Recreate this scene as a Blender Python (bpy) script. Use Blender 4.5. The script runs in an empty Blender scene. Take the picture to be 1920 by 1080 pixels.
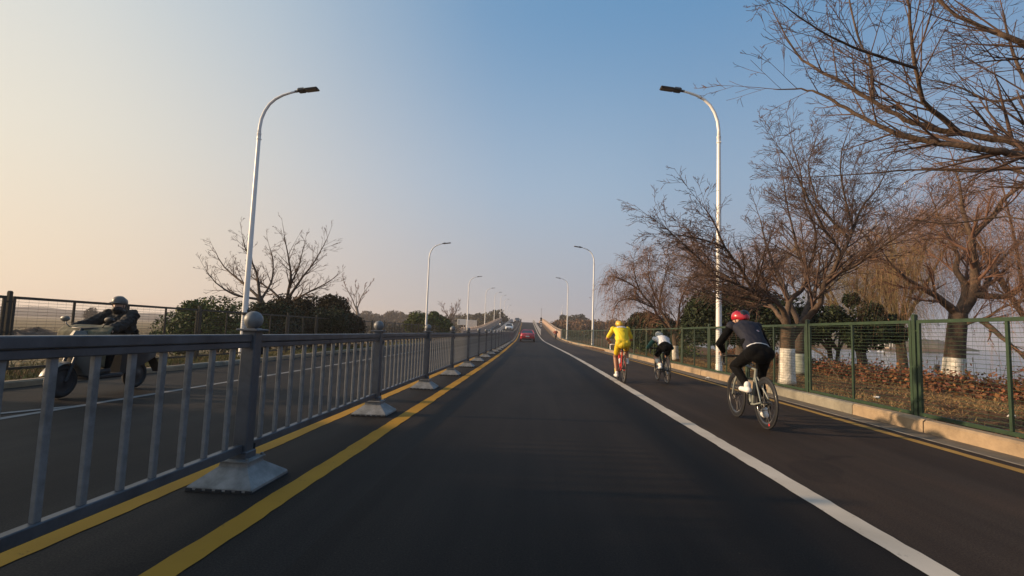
import bpy, math, random
import numpy as np
from mathutils import Vector, Matrix, Quaternion
from mathutils.bvhtree import BVHTree
V = Vector
scn = bpy.context.scene
COL = scn.collection

# ------------------------------------------------------------------ camera
F_PX = 950.0; ROLL = math.radians(2.0); VPX = 1002.0; HOR = 82.0; EYE = 1.17
def cam_basis():
    d = HOR*math.cos(ROLL); pitch = math.atan2(d, F_PX)
    x = VPX-960; y = -(HOR+math.tan(ROLL)*x)
    xr = x*math.cos(ROLL)-y*math.sin(ROLL)
    yaw = math.atan2(xr, math.hypot(F_PX, d))
    F = V((-math.sin(yaw)*math.cos(pitch), math.cos(yaw)*math.cos(pitch), math.sin(pitch)))
    R0 = V((math.cos(yaw), math.sin(yaw), 0)); U0 = R0.cross(F)
    return R0*math.cos(ROLL)+U0*math.sin(ROLL), U0*math.cos(ROLL)-R0*math.sin(ROLL), F
CR, CU, CF = cam_basis()
EYEP = V((0, 0, EYE))
def at(x, y, Y):
    """the point of the place seen at photo pixel x, y and standing Y metres up the road"""
    d = CF+CR*((x-960)/F_PX)+CU*((540-y)/F_PX)
    return EYEP+d*(Y/d.y)
cd = bpy.data.cameras.new('camera'); cam = bpy.data.objects.new('camera', cd); COL.objects.link(cam)
cd.sensor_width = 36; cd.lens = F_PX/1920*36; cd.clip_start = .05; cd.clip_end = 4000
M = Matrix((CR, CU, -CF)).transposed().to_4x4(); M.translation = EYEP
cam.matrix_world = M
scn.camera = cam

# ------------------------------------------------------------------ world, sun, exposure
SUN_EL = math.radians(15.5); SUN_AZ = math.radians(-93.0)      # azimuth from +Y (up the road) towards +X
SUN_DIR = V((math.sin(SUN_AZ)*math.cos(SUN_EL), math.cos(SUN_AZ)*math.cos(SUN_EL), math.sin(SUN_EL)))
sl = bpy.data.lights.new('sun', 'SUN'); sl.energy = 5.0; sl.angle = math.radians(1.9); sl.color = (1.0, .72, .45)
so = bpy.data.objects.new('sun', sl); COL.objects.link(so); so.location = (-30, 0, 30)
so.rotation_euler = SUN_DIR.to_track_quat('Z', 'Y').to_euler()
w = bpy.data.worlds.new('World'); scn.world = w; w.use_nodes = True
nt = w.node_tree; N = nt.nodes; L = nt.links; N.clear()
def nd(t, **k):
    n = N.new(t)
    for a, b in k.items(): setattr(n, a, b)
    return n
out = nd('ShaderNodeOutputWorld'); bg = nd('ShaderNodeBackground'); bg.inputs['Strength'].default_value = .1
sky = nd('ShaderNodeTexSky', sky_type='NISHITA', sun_disc=False, sun_elevation=SUN_EL, sun_rotation=SUN_AZ,
         air_density=1.6, dust_density=2.2, ozone_density=3.0, altitude=10)
tc = nd('ShaderNodeTexCoord'); sep = nd('ShaderNodeSeparateXYZ'); L.new(tc.outputs['Generated'], sep.inputs[0])
dot = nd('ShaderNodeVectorMath', operation='DOT_PRODUCT'); L.new(tc.outputs['Generated'], dot.inputs[0])
dot.inputs[1].default_value = (math.sin(SUN_AZ), math.cos(SUN_AZ), 0)
def ramp(fac, stops, interp='EASE'):
    r = nd('ShaderNodeValToRGB'); r.color_ramp.interpolation = interp
    e = r.color_ramp.elements
    while len(e) < len(stops): e.new(.5)
    for k, (p, c) in zip(e, stops): k.position = p; k.color = (*c, 1) if len(c) == 3 else c
    L.new(fac, r.inputs[0]); return r
mr = nd('ShaderNodeMapRange'); mr.inputs[1].default_value = -1; mr.inputs[2].default_value = 1; L.new(dot.outputs['Value'], mr.inputs[0])
g = lambda v: (v, v, v)
low = ramp(mr.outputs[0], [(0, (.27, .27, .32)), (.42, (.36, .335, .36)), (.53, (.41, .365, .345)), (.66, (.53, .45, .41)), (.80, (.70, .55, .42)), (1, (.92, .71, .47))], 'B_SPLINE')
band = ramp(mr.outputs[0], [(0, (.22, .30, .43)), (.36, (.29, .41, .54)), (.45, (.34, .445, .56)), (.53, (.32, .43, .56)), (.69, (.54, .54, .54)), (.82, (.69, .66, .56)), (1, (.90, .80, .62))], 'B_SPLINE')
high = ramp(mr.outputs[0], [(0, (.09, .22, .42)), (.36, (.085, .235, .44)), (.53, (.10, .25, .45)), (.64, (.265, .375, .50)), (.70, (.335, .44, .54)), (.80, (.51, .57, .60)), (1, (.76, .75, .70))], 'B_SPLINE')
hz = nd('ShaderNodeMix', data_type='RGBA'); hz2 = nd('ShaderNodeMix', data_type='RGBA')
el = ramp(sep.outputs['Z'], [(0, g(0)), (.04, g(.05)), (.28, g(1)), (1, g(1))], 'B_SPLINE')
el2 = ramp(sep.outputs['Z'], [(0, g(0)), (.28, g(0)), (.55, g(1)), (1, g(1))], 'B_SPLINE')
L.new(el.outputs[0], hz2.inputs[0]); L.new(low.outputs[0], hz2.inputs[6]); L.new(band.outputs[0], hz2.inputs[7])
L.new(el2.outputs[0], hz.inputs[0]); L.new(hz2.outputs[2], hz.inputs[6]); L.new(high.outputs[0], hz.inputs[7])
sc = nd('ShaderNodeVectorMath', operation='SCALE'); sc.inputs['Scale'].default_value = 10.0; L.new(hz.outputs[2], sc.inputs[0])
fin = nd('ShaderNodeMix', data_type='RGBA')
ef = ramp(sep.outputs['Z'], [(0, g(.97)), (.62, g(.92)), (1, g(.4))], 'LINEAR')
L.new(ef.outputs[0], fin.inputs[0]); L.new(sky.outputs[0], fin.inputs[6]); L.new(sc.outputs[0], fin.inputs[7])
L.new(fin.outputs[2], bg.inputs[0]); L.new(bg.outputs[0], out.inputs[0])
vs = scn.view_settings; vs.view_transform = 'Standard'; vs.look = 'None'; vs.exposure = 0.25; vs.gamma = 1.0; vs.use_curve_mapping = False
cy = scn.cycles; cy.max_bounces = 6; cy.diffuse_bounces = 3; cy.glossy_bounces = 3; cy.transmission_bounces = 4
cy.volume_bounces = 1; cy.transparent_max_bounces = 12; cy.use_denoising = True

# ------------------------------------------------------------------ materials
MATS = {}
def mat(name, col, rough=.6, metal=0., var=0., vscale=4., col2=None, bump=0., bscale=40., spec=.5, island=0., coat=0., trans=0.):
    if name in MATS: return MATS[name]
    m = bpy.data.materials.new(name); m.use_nodes = True; n = m.node_tree.nodes; l = m.node_tree.links
    b = n['Principled BSDF']; b.inputs['Roughness'].default_value = rough; b.inputs['Metallic'].default_value = metal
    b.inputs['Specular IOR Level'].default_value = spec; b.inputs['Coat Weight'].default_value = coat
    b.inputs['Base Color'].default_value = (*col, 1); m.diffuse_color = (*col, 1)
    tx = n.new('ShaderNodeTexCoord'); src = None
    if var > 0 or col2:
        nz = n.new('ShaderNodeTexNoise'); nz.inputs['Scale'].default_value = vscale; nz.inputs['Detail'].default_value = 6; nz.inputs['Roughness'].default_value = .65
        l.new(tx.outputs['Object'], nz.inputs['Vector'])
        r = n.new('ShaderNodeValToRGB'); r.color_ramp.elements[0].position = .32; r.color_ramp.elements[1].position = .68
        c2 = col2 or tuple(c*(1-var) for c in col); c1 = col if col2 else tuple(min(1, c*(1+var)) for c in col)
        r.color_ramp.elements[0].color = (*c2, 1); r.color_ramp.elements[1].color = (*c1, 1)
        l.new(nz.outputs[0], r.inputs[0]); src = r.outputs[0]; l.new(src, b.inputs['Base Color'])
    if island > 0:
        ge = n.new('ShaderNodeNewGeometry'); hs = n.new('ShaderNodeHueSaturation')
        ma = n.new('ShaderNodeMapRange'); ma.inputs[3].default_value = 1-island; ma.inputs[4].default_value = 1+island
        l.new(ge.outputs['Random Per Island'], ma.inputs[0]); l.new(ma.outputs[0], hs.inputs['Value'])
        mh = n.new('ShaderNodeMapRange'); mh.inputs[3].default_value = .5-.03*island; mh.inputs[4].default_value = .5+.05*island
        mt = n.new('ShaderNodeMath'); mt.operation = 'FRACT'; mm = n.new('ShaderNodeMath'); mm.operation = 'MULTIPLY'; mm.inputs[1].default_value = 7.31
        l.new(ge.outputs['Random Per Island'], mm.inputs[0]); l.new(mm.outputs[0], mt.inputs[0]); l.new(mt.outputs[0], mh.inputs[0]); l.new(mh.outputs[0], hs.inputs['Hue'])
        if src: l.new(src, hs.inputs['Color'])
        else: hs.inputs['Color'].default_value = (*col, 1)
        l.new(hs.outputs[0], b.inputs['Base Color'])
    if bump > 0:
        nb = n.new('ShaderNodeTexNoise'); nb.inputs['Scale'].default_value = bscale; nb.inputs['Detail'].default_value = 5
        bp = n.new('ShaderNodeBump'); bp.inputs['Strength'].default_value = bump; bp.inputs['Distance'].default_value = .02
        l.new(tx.outputs['Object'], nb.inputs['Vector']); l.new(nb.outputs[0], bp.inputs['Height']); l.new(bp.outputs[0], b.inputs['Normal'])
    MATS[name] = m; return m

def asphalt(name, base, dark, warm):
    """worn asphalt: fine aggregate, long tyre-polished streaks along the road, blotches, cracks of tar"""
    m = bpy.data.materials.new(name); m.use_nodes = True; n = m.node_tree.nodes; l = m.node_tree.links
    b = n['Principled BSDF']; tx = n.new('ShaderNodeTexCoord')
    def noise(scale, vec=None, det=5):
        mp = n.new('ShaderNodeMapping'); mp.inputs['Scale'].default_value = vec or (1, 1, 1); l.new(tx.outputs['Object'], mp.inputs[0])
        z = n.new('ShaderNodeTexNoise'); z.inputs['Scale'].default_value = scale; z.inputs['Detail'].default_value = det; z.inputs['Roughness'].default_value = .62; l.new(mp.outputs[0], z.inputs['Vector']); return z.outputs[0]
    def rmp(src, a, c, p0=.35, p1=.65):
        r = n.new('ShaderNodeValToRGB'); r.color_ramp.elements[0].position = p0; r.color_ramp.elements[1].position = p1
        r.color_ramp.elements[0].color = (*a, 1); r.color_ramp.elements[1].color = (*c, 1); l.new(src, r.inputs[0]); return r.outputs[0]
    def mix(a, bb, fac, mode='MULTIPLY'):
        x = n.new('ShaderNodeMix'); x.data_type = 'RGBA'; x.blend_type = mode
        if hasattr(fac, 'default_value'): l.new(fac, x.inputs[0])
        else: x.inputs[0].default_value = fac
        l.new(a, x.inputs[6]); l.new(bb, x.inputs[7]); return x.outputs[2]
    big = rmp(noise(.9, (1, .16, 1)), dark, base)
    blot = rmp(noise(.35, (1, .5, 1), 3), (.72, .72, .74), (1.2, 1.17, 1.12), .3, .7)
    c = mix(big, blot, 1.0)
    agg = rmp(noise(95, None, 3), (.5, .5, .52), (1.7, 1.66, 1.6), .36, .68)
    c = mix(c, agg, .8)
    st = rmp(noise(3.2, (1, .03, 1), 3), (.74, .74, .76), (1.22, 1.20, 1.18))
    c = mix(c, st, .8)
    wv = rmp(noise(1.1, (1, .3, 1), 4), warm, (1, 1, 1), .42, .62)
    c = mix(c, wv, .7)
    def line(scale, sc, wd, lo):
        mp = n.new('ShaderNodeMapping'); mp.inputs['Scale'].default_value = sc; l.new(tx.outputs['Object'], mp.inputs[0])
        dn = n.new('ShaderNodeTexNoise'); dn.inputs['Scale'].default_value = 2.5; dn.inputs['Detail'].default_value = 5; l.new(mp.outputs[0], dn.inputs['Vector'])
        ad = n.new('ShaderNodeVectorMath'); ad.operation = 'MULTIPLY_ADD'; ad.inputs[1].default_value = (.35, .35, .35); l.new(dn.outputs['Color'], ad.inputs[0]); l.new(mp.outputs[0], ad.inputs[2])
        vo = n.new('ShaderNodeTexVoronoi'); vo.feature = 'DISTANCE_TO_EDGE'; vo.inputs['Scale'].default_value = scale; l.new(ad.outputs[0], vo.inputs['Vector'])
        return rmp(vo.outputs['Distance'], lo, (1, 1, 1), wd*.4, wd)
    gate = rmp(noise(.35, (1, .4, 1), 2), (1, 1, 1), (0, 0, 0), .60, .66)
    cr = line(.22, (1, .55, 1), .006, (.6, .6, .61)); cr = mix(cr, gate, 1.0, 'LIGHTEN'); c = mix(c, cr, .9)
    pt = rmp(noise(.9, (1, .8, 1), 1), (.70, .71, .73), (1, 1, 1), .30, .315); c = mix(c, pt, .7)
    oil = rmp(noise(5, None, 3), (.55, .55, .56), (1, 1, 1), .24, .32); c = mix(c, oil, .8)
    dust = rmp(noise(34, None, 1), (1, 1, 1), (2.6, 2.4, 2.1), .74, .80); c = mix(c, dust, .8)
    l.new(c, b.inputs['Base Color']); b.inputs['Roughness'].default_value = .7; b.inputs['Specular IOR Level'].default_value = .10
    bp = n.new('ShaderNodeBump'); bp.inputs['Strength'].default_value = .35; bp.inputs['Distance'].default_value = .006
    l.new(noise(190, None, 2), bp.inputs['Height']); l.new(bp.outputs[0], b.inputs['Normal'])
    MATS[name] = m; return m

def paint_line(name, col, under, wear=.5):
    m = bpy.data.materials.new(name); m.use_nodes = True; n = m.node_tree.nodes; l = m.node_tree.links
    b = n['Principled BSDF']; tx = n.new('ShaderNodeTexCoord'); b.inputs['Roughness'].default_value = .7; b.inputs['Specular IOR Level'].default_value = .12
    z = n.new('ShaderNodeTexNoise'); z.inputs['Scale'].default_value = 9; z.inputs['Detail'].default_value = 9; z.inputs['Roughness'].default_value = .75
    l.new(tx.outputs['Object'], z.inputs['Vector'])
    r = n.new('ShaderNodeValToRGB'); r.color_ramp.elements[0].position = wear-.18; r.color_ramp.elements[1].position = wear-.05
    r.color_ramp.elements[0].color = (*under, 1); r.color_ramp.elements[1].color = (*col, 1)
    l.new(z.outputs[0], r.inputs[0])
    z2 = n.new('ShaderNodeTexNoise'); z2.inputs['Scale'].default_value = 1.6; z2.inputs['Detail'].default_value = 5; l.new(tx.outputs['Object'], z2.inputs['Vector'])
    r2 = n.new('ShaderNodeValToRGB'); r2.color_ramp.elements[0].position = .3; r2.color_ramp.elements[1].position = .7; r2.color_ramp.elements[0].color = (.76, .75, .73, 1); r2.color_ramp.elements[1].color = (1, 1, 1, 1)
    l.new(z2.outputs[0], r2.inputs[0]); x = n.new('ShaderNodeMix'); x.data_type = 'RGBA'; x.blend_type = 'MULTIPLY'; x.inputs[0].default_value = 1
    l.new(r.outputs[0], x.inputs[6]); l.new(r2.outputs[0], x.inputs[7]); l.new(x.outputs[2], b.inputs['Base Color'])
    MATS[name] = m; return m

# ------------------------------------------------------------------ mesh helpers
class MB:
    def __init__(s): s.v = []; s.f = []; s.m = []
    def add(s, vs, fs, mi=0):
        o = len(s.v); s.v.extend(vs); s.f.extend([tuple(i+o for i in f) for f in fs]); s.m.extend([mi]*len(fs))
    def box(s, c, d, R=None, mi=0, taper=1.0):
        hx, hy, hz_ = d[0]/2, d[1]/2, d[2]/2; vs = []
        for z in (-1, 1):
            k = taper if z > 0 else 1
            for x, y in ((-1, -1), (1, -1), (1, 1), (-1, 1)):
                p = V((x*hx*k, y*hy*k, z*hz_)); vs.append((R @ p if R else p)+V(c))
        s.add(vs, [(3, 2, 1, 0), (4, 5, 6, 7), (0, 1, 5, 4), (1, 2, 6, 5), (2, 3, 7, 6), (3, 0, 4, 7)], mi)
    def bbox(s, c, d, b=.006, R=None, mi=0):
        """box with chamfered edges"""
        hx, hy, hz_ = d[0]/2, d[1]/2, d[2]/2; b = min(b, hx*.9, hy*.9, hz_*.9)
        rings = []
        for z, k in ((-hz_, b), (-hz_+b, 0), (hz_-b, 0), (hz_, b)):
            x, y = hx-k, hy-k; q = b if k == 0 else b*.6
            rings.append([V((-x, -y+q, z)), V((-x+q, -y, z)), V((x-q, -y, z)), V((x, -y+q, z)), V((x, y-q, z)), V((x-q, y, z)), V((-x+q, y, z)), V((-x, y-q, z))])
        vs = [(R @ p if R else p)+V(c) for r in rings for p in r]; fs = []
        for i in range(3):
            for j in range(8): fs.append((i*8+j, i*8+(j+1) % 8, i*8+8+(j+1) % 8, i*8+8+j))
        fs += [tuple(range(7, -1, -1)), tuple(range(24, 32))]
        s.add(vs, fs, mi)
    def tube(s, pts, rads, n=6, cap=True, mi=0, squash=None):
        k = len(pts); vs = []; fs = []
        if not isinstance(rads, (list, tuple)): rads = [rads]*k
        pts = [V(p) for p in pts]
        t = (pts[1]-pts[0]).normalized()
        a = V((0, 0, 1)) if abs(t.z) < .9 else V((1, 0, 0))
        u = t.cross(a).normalized()
        for i in range(k):
            if 0 < i < k-1: tt = (pts[i+1]-pts[i-1])
            elif i == 0: tt = pts[1]-pts[0]
            else: tt = pts[i]-pts[i-1]
            tt = tt.normalized() if tt.length > 1e-9 else t
            u = (u-tt*u.dot(tt)); u = u.normalized() if u.length > 1e-6 else tt.orthogonal().normalized()
            w_ = tt.cross(u); r = rads[i]
            for j in range(n):
                an = 2*math.pi*j/n; vs.append(pts[i]+u*(math.cos(an)*r)+w_*(math.sin(an)*r*(squash or 1)))
        for i in range(k-1):
            for j in range(n): fs.append((i*n+j, i*n+(j+1) % n, i*n+n+(j+1) % n, i*n+n+j))
        if cap and n > 2: fs.append(tuple(range(n-1, -1, -1))); fs.append(tuple(range((k-1)*n, k*n)))
        s.add(vs, fs, mi)
    def capsule(s, p0, p1, r0, r1, n=12, sx=1.0):
        p0, p1 = V(p0), V(p1); t = (p1-p0).normalized(); pts = []; rs = []
        for a in (-88, -60, -30, 0): pts.append(p0+t*(r0*math.sin(math.radians(a)))); rs.append(r0*math.cos(math.radians(a)))
        for a in (0, 30, 60, 88): pts.append(p1+t*(r1*math.sin(math.radians(a)))); rs.append(r1*math.cos(math.radians(a)))
        s.tube(pts, rs, n)
    def ell(s, c, r, R=None, n=16, m=10, mi=0):
        vs = []; fs = []; c = V(c)
        if not isinstance(r, (list, tuple)): r = (r, r, r)
        for i in range(1, m):
            th = math.pi*i/m
            for j in range(n):
                ph = 2*math.pi*j/n; p = V((r[0]*math.sin(th)*math.cos(ph), r[1]*math.sin(th)*math.sin(ph), r[2]*math.cos(th)))
                vs.append((R @ p if R else p)+c)
        for q in (1, -1): p = V((0, 0, r[2]*q)); vs.append((R @ p if R else p)+c)
        T = len(vs)-2; B = len(vs)-1
        for i in range(m-2):
            for j in range(n): fs.append((i*n+j, i*n+n+j, i*n+n+(j+1) % n, i*n+(j+1) % n))
        for j in range(n): fs.append((T, j, (j+1) % n)); fs.append((B, (m-2)*n+(j+1) % n, (m-2)*n+j))
        s.add(vs, fs, mi)
    def lathe(s, prof, c, axis='z', n=24, closed=False, mi=0, R=None):
        """prof: (radius, height) pairs turned about the axis"""
        vs = []; fs = []; c = V(c); k = len(prof)
        for (r, h) in prof:
            for j in range(n):
                a = 2*math.pi*j/n
                p = {'z': (r*math.cos(a), r*math.sin(a), h), 'x': (h, r*math.cos(a), r*math.sin(a)), 'y': (r*math.sin(a), h, r*math.cos(a))}[axis]
                p = V(p); vs.append((R @ p if R else p)+c)
        for i in range(k if closed else k-1):
            i2 = (i+1) % k
            for j in range(n): fs.append((i*n+j, i*n+(j+1) % n, i2*n+(j+1) % n, i2*n+j))
        if not closed:
            if prof[0][0] > 1e-5: fs.append(tuple(range(n-1, -1, -1)))
            if prof[-1][0] > 1e-5: fs.append(tuple(range((k-1)*n, k*n)))
        s.add(vs, fs, mi)
    def prism(s, poly, axis, a, b, mi=0):
        """poly of 2D points extruded along an axis from a to b"""
        n = len(poly); f = {'x': lambda p, t: V((t, p[0], p[1])), 'y': lambda p, t: V((p[0], t, p[1])), 'z': lambda p, t: V((p[0], p[1], t))}[axis]
        vs = [f(p, a) for p in poly]+[f(p, b) for p in poly]
        fs = [(i, (i+1) % n, n+(i+1) % n, n+i) for i in range(n)]+[tuple(range(n-1, -1, -1)), tuple(range(n, 2*n))]
        s.add(vs, fs, mi)
    def loft(s, rings, cap=True, mi=0):
        n = len(rings[0]); vs = [V(p) for r in rings for p in r]; fs = []
        for i in range(len(rings)-1):
            for j in range(n): fs.append((i*n+j, i*n+(j+1) % n, i*n+n+(j+1) % n, i*n+n+j))
        if cap: fs += [tuple(range(n-1, -1, -1)), tuple(range((len(rings)-1)*n, len(rings)*n))]
        s.add(vs, fs, mi)
    def quad(s, a, b, c, d, mi=0): s.add([V(a), V(b), V(c), V(d)], [(0, 1, 2, 3)], mi)
    def mesh(s, name, mats, smooth=False, fix=True):
        me = bpy.data.meshes.new(name); me.from_pydata(s.v, [], s.f)
        if not isinstance(mats, (list, tuple)): mats = [mats]
        for m_ in mats: me.materials.append(m_)
        if len(mats) > 1: me.polygons.foreach_set('material_index', s.m)
        if fix:
            import bmesh
            bm = bmesh.new(); bm.from_mesh(me); bmesh.ops.recalc_face_normals(bm, faces=bm.faces); bm.to_mesh(me); bm.free()
        if smooth:
            me.polygons.foreach_set('use_smooth', [True]*len(me.polygons)); 
            if smooth != 'all': me.set_sharp_from_angle(angle=math.radians(40))
        me.update(); return me
    def build(s, name, mats, parent=None, smooth=False, fix=True):
        return link(name, s.mesh(name, mats, smooth, fix), parent)
def link(name, me, parent=None):
    o = bpy.data.objects.new(name, me); COL.objects.link(o)
    if parent: o.parent = parent
    return o
def tag(o, label=None, cat=None, group=None, kind=None):
    if label: o['label'] = label
    if cat: o['category'] = cat
    if group: o['group'] = group
    if kind: o['kind'] = kind
    return o
def empty(name, loc=(0, 0, 0), rz=0., label=None, cat=None, group=None):
    o = bpy.data.objects.new(name, None); COL.objects.link(o); o.location = loc; o.rotation_euler = (0, 0, rz); o.empty_display_size = .3
    return tag(o, label, cat, group)
def struct(o): o['kind'] = 'structure'; return o
def stuff(o): o['kind'] = 'stuff'; return o
def kids(o): return [c for c in o.children]
def copy_tree(o, parent=None):
    c = o.copy(); COL.objects.link(c); c.parent = parent
    for ch in list(o.children): copy_tree(ch, c)
    return c
def quads_np(name, Q, m, parent=None, k=4):
    """Q: (N,k,3) array of small faces"""
    n = len(Q); me = bpy.data.meshes.new(name); me.vertices.add(n*k); me.vertices.foreach_set('co', Q.astype(np.float32).ravel())
    me.loops.add(n*k); me.loops.foreach_set('vertex_index', np.arange(n*k, dtype=np.int32))
    me.polygons.add(n); me.polygons.foreach_set('loop_start', np.arange(0, n*k, k, dtype=np.int32)); me.polygons.foreach_set('loop_total', np.full(n, k, dtype=np.int32))
    me.materials.append(m); me.update(calc_edges=True); me.validate(); return link(name, me, parent)
def leaves(C, size, rng, up=0., aspect=.55, out=None):
    """rhombic leaf faces at the points C with random lie"""
    n = len(C); d = rng.normal(size=(n, 3)); d[:, 2] += up
    if out is not None: d += out*1.0
    d /= np.linalg.norm(d, axis=1)[:, None]
    e = rng.normal(size=(n, 3)); s_ = np.cross(d, e); s_ /= np.linalg.norm(s_, axis=1)[:, None]
    t = np.cross(d, s_); L_ = (size*(.6+.8*rng.random(n)))[:, None]
    return np.stack([C-t*L_*.5, C+s_*L_*aspect*.5, C+t*L_*.5, C-s_*L_*aspect*.5], axis=1)
def remesh(mb, voxel, name, m, parent, it=3, fac=.5, fold=0.):
    me = mb.mesh('tmp', m); o = bpy.data.objects.new('tmp', me); COL.objects.link(o)
    r = o.modifiers.new('r', 'REMESH'); r.mode = 'VOXEL'; r.voxel_size = voxel; r.use_smooth_shade = True
    if it: q = o.modifiers.new('s', 'SMOOTH'); q.iterations = it; q.factor = fac
    dg = bpy.context.evaluated_depsgraph_get(); nm = bpy.data.meshes.new_from_object(o.evaluated_get(dg)); nm.name = name
    bpy.data.objects.remove(o); bpy.data.meshes.remove(me)
    if fold:
        k = len(nm.vertices); co = np.empty(k*3, np.float32); no = np.empty(k*3, np.float32); nm.vertices.foreach_get('co', co); nm.vertices.foreach_get('normal', no)
        c = co.reshape(-1, 3); q = c+.03*np.sin(c[:, [1, 2, 0]]*23+1.3)
        d = np.sin(q[:, 2]*62+q[:, 0]*31+2*np.sin(q[:, 1]*17))*.5+np.sin(q[:, 1]*55-q[:, 2]*38+q[:, 0]*21)*.35+np.sin(q[:, 0]*90+q[:, 1]*44)*.2
        d = np.sign(d)*np.abs(d)**1.4; nm.vertices.foreach_set('co', (c+no.reshape(-1, 3)*(d*fold)[:, None]).astype(np.float32).ravel()); nm.update()
    nm.materials.clear(); nm.materials.append(m); nm.polygons.foreach_set('use_smooth', [True]*len(nm.polygons))
    return link(name, nm, parent)

# ------------------------------------------------------------------ the road's line: flat, then a gentle left bend up over a bridge
def bend(Y):
    if Y < 15: return 0.
    if Y < 35: return -.018*(Y-15)**2/40
    return -.018*(Y-25)
def rise(Y):
    if Y < 60: return 0.
    if Y < 110: return .0005*(Y-60)**2
    if Y < 165: return 1.25+.05*(Y-110)
    if Y < 275: return 4.0+.05*(Y-165)-.0006*(Y-165)**2
    return rise(274.9)-.08*(Y-275)
def rp(x, Y, z=0.): return V((x+bend(Y), Y, rise(Y)+z))
def ysteps(a, b):
    ys = [a]; 
    while ys[-1] < b: ys.append(min(b, ys[-1]+(2.0 if ys[-1] < 60 else 4.0)))
    return ys
def ribbon(mb, x0, x1, z, a, b, mi=0):
    ys = ysteps(a, b)
    for i in range(len(ys)-1):
        mb.quad(rp(x0, ys[i], z), rp(x1, ys[i], z), rp(x1, ys[i+1], z), rp(x0, ys[i+1], z), mi)
def painted(mb, x0, x1, z, a, b, seed=1):
    """a painted line with slightly ragged edges close to the camera"""
    r_ = random.Random(seed); ys = []; Y = a
    while Y < b: ys.append(Y); Y += .11 if Y < 16 else (.5 if Y < 40 else 3)
    ys.append(b); e0 = e1 = 0; P = []
    for Y in ys:
        e0 = e0*.6+r_.gauss(0, .0042); e1 = e1*.6+r_.gauss(0, .0042); P.append((rp(x0+e0, Y, z), rp(x1+e1, Y, z)))
    for p, q in zip(P, P[1:]): mb.quad(p[0], p[1], q[1], q[0])
def sweep(mb, sec, a, b, mi=0, close=True):
    """cross-section sec of (x, z) pairs run along the road"""
    ys = ysteps(a, b); mb.loft([[rp(x, Y, z) for x, z in sec] for Y in ys], close, mi)

# ------------------------------------------------------------------ ground, lake, road
LAKE = -1.6
def shore(Y): return 12.6 if Y < 22 else 12.6+(Y-22)*.24
def sstep(a, b, x): t = min(1, max(0, (x-a)/(b-a))); return t*t*(3-2*t)
def wob(x, y, s=1.): return math.sin(x*.31*s+1.3)*math.cos(y*.27*s-.4)+.5*math.sin(x*.73*s-y*.61*s)+.3*math.sin(y*1.3*s+x*1.1*s)
def ground_z(x, y):
    r = math.hypot(x, y); xc = x-bend(y)
    if xc > 5.2:
        z = .1+.02*wob(x, y, 2.5)*sstep(5.8, 7, xc)
        d = xc-shore(y)
        z = z*(1-sstep(-1.2, 1.6, d))+(-2.6)*sstep(-1.2, 1.6, d)
        az = math.degrees(math.atan2(x, max(y, .01))); far = sstep(285, 310, r+8*wob(x, y, .05))*(1-sstep(37, 40, az)); z = z*(1-far)+far*.6 if d > 0 else z
        if far > .9: z = .6+.5*wob(x, y, .02)
        return z
    if xc > -8.4: return -.25
    if xc > -10.6: return .07+.025*wob(x, y, 2.2)
    z = .07-.75*sstep(-10.6, -15, xc)+.12*wob(x, y, .35)*sstep(-12, -20, xc)+.05*wob(x, y, 1.3)
    if x < -60 and y > 0:
        k = sstep(.42, .56, -x/max(y, 1)); lk = sstep(395, 420, r+10*wob(x, y, .03))*(1-sstep(560, 640, r))*k
        z = z*(1-lk)-2.6*lk
    return z
def axis_steps(pos, neg):
    a = [0.]; s_ = .5
    while a[-1] < pos: a.append(a[-1]+s_); s_ = s_*1.0 if a[-1] < 24 else s_*1.07
    b = [0.]; s_ = .5
    while b[-1] < neg: b.append(b[-1]+s_); s_ = s_*1.0 if b[-1] < 22 else s_*1.08
    return sorted(set([-v for v in b[1:]]+a))
xs = axis_steps(860, 860); ys_ = axis_steps(880, 60)
gm = MB(); nx = len(xs)
gm.v = [V((x, y, ground_z(x, y))) for y in ys_ for x in xs]
gm.f = [(j*nx+i, j*nx+i+1, j*nx+nx+i+1, j*nx+nx+i) for j in range(len(ys_)-1) for i in range(nx-1)]; gm.m = [0]*len(gm.f)
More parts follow.
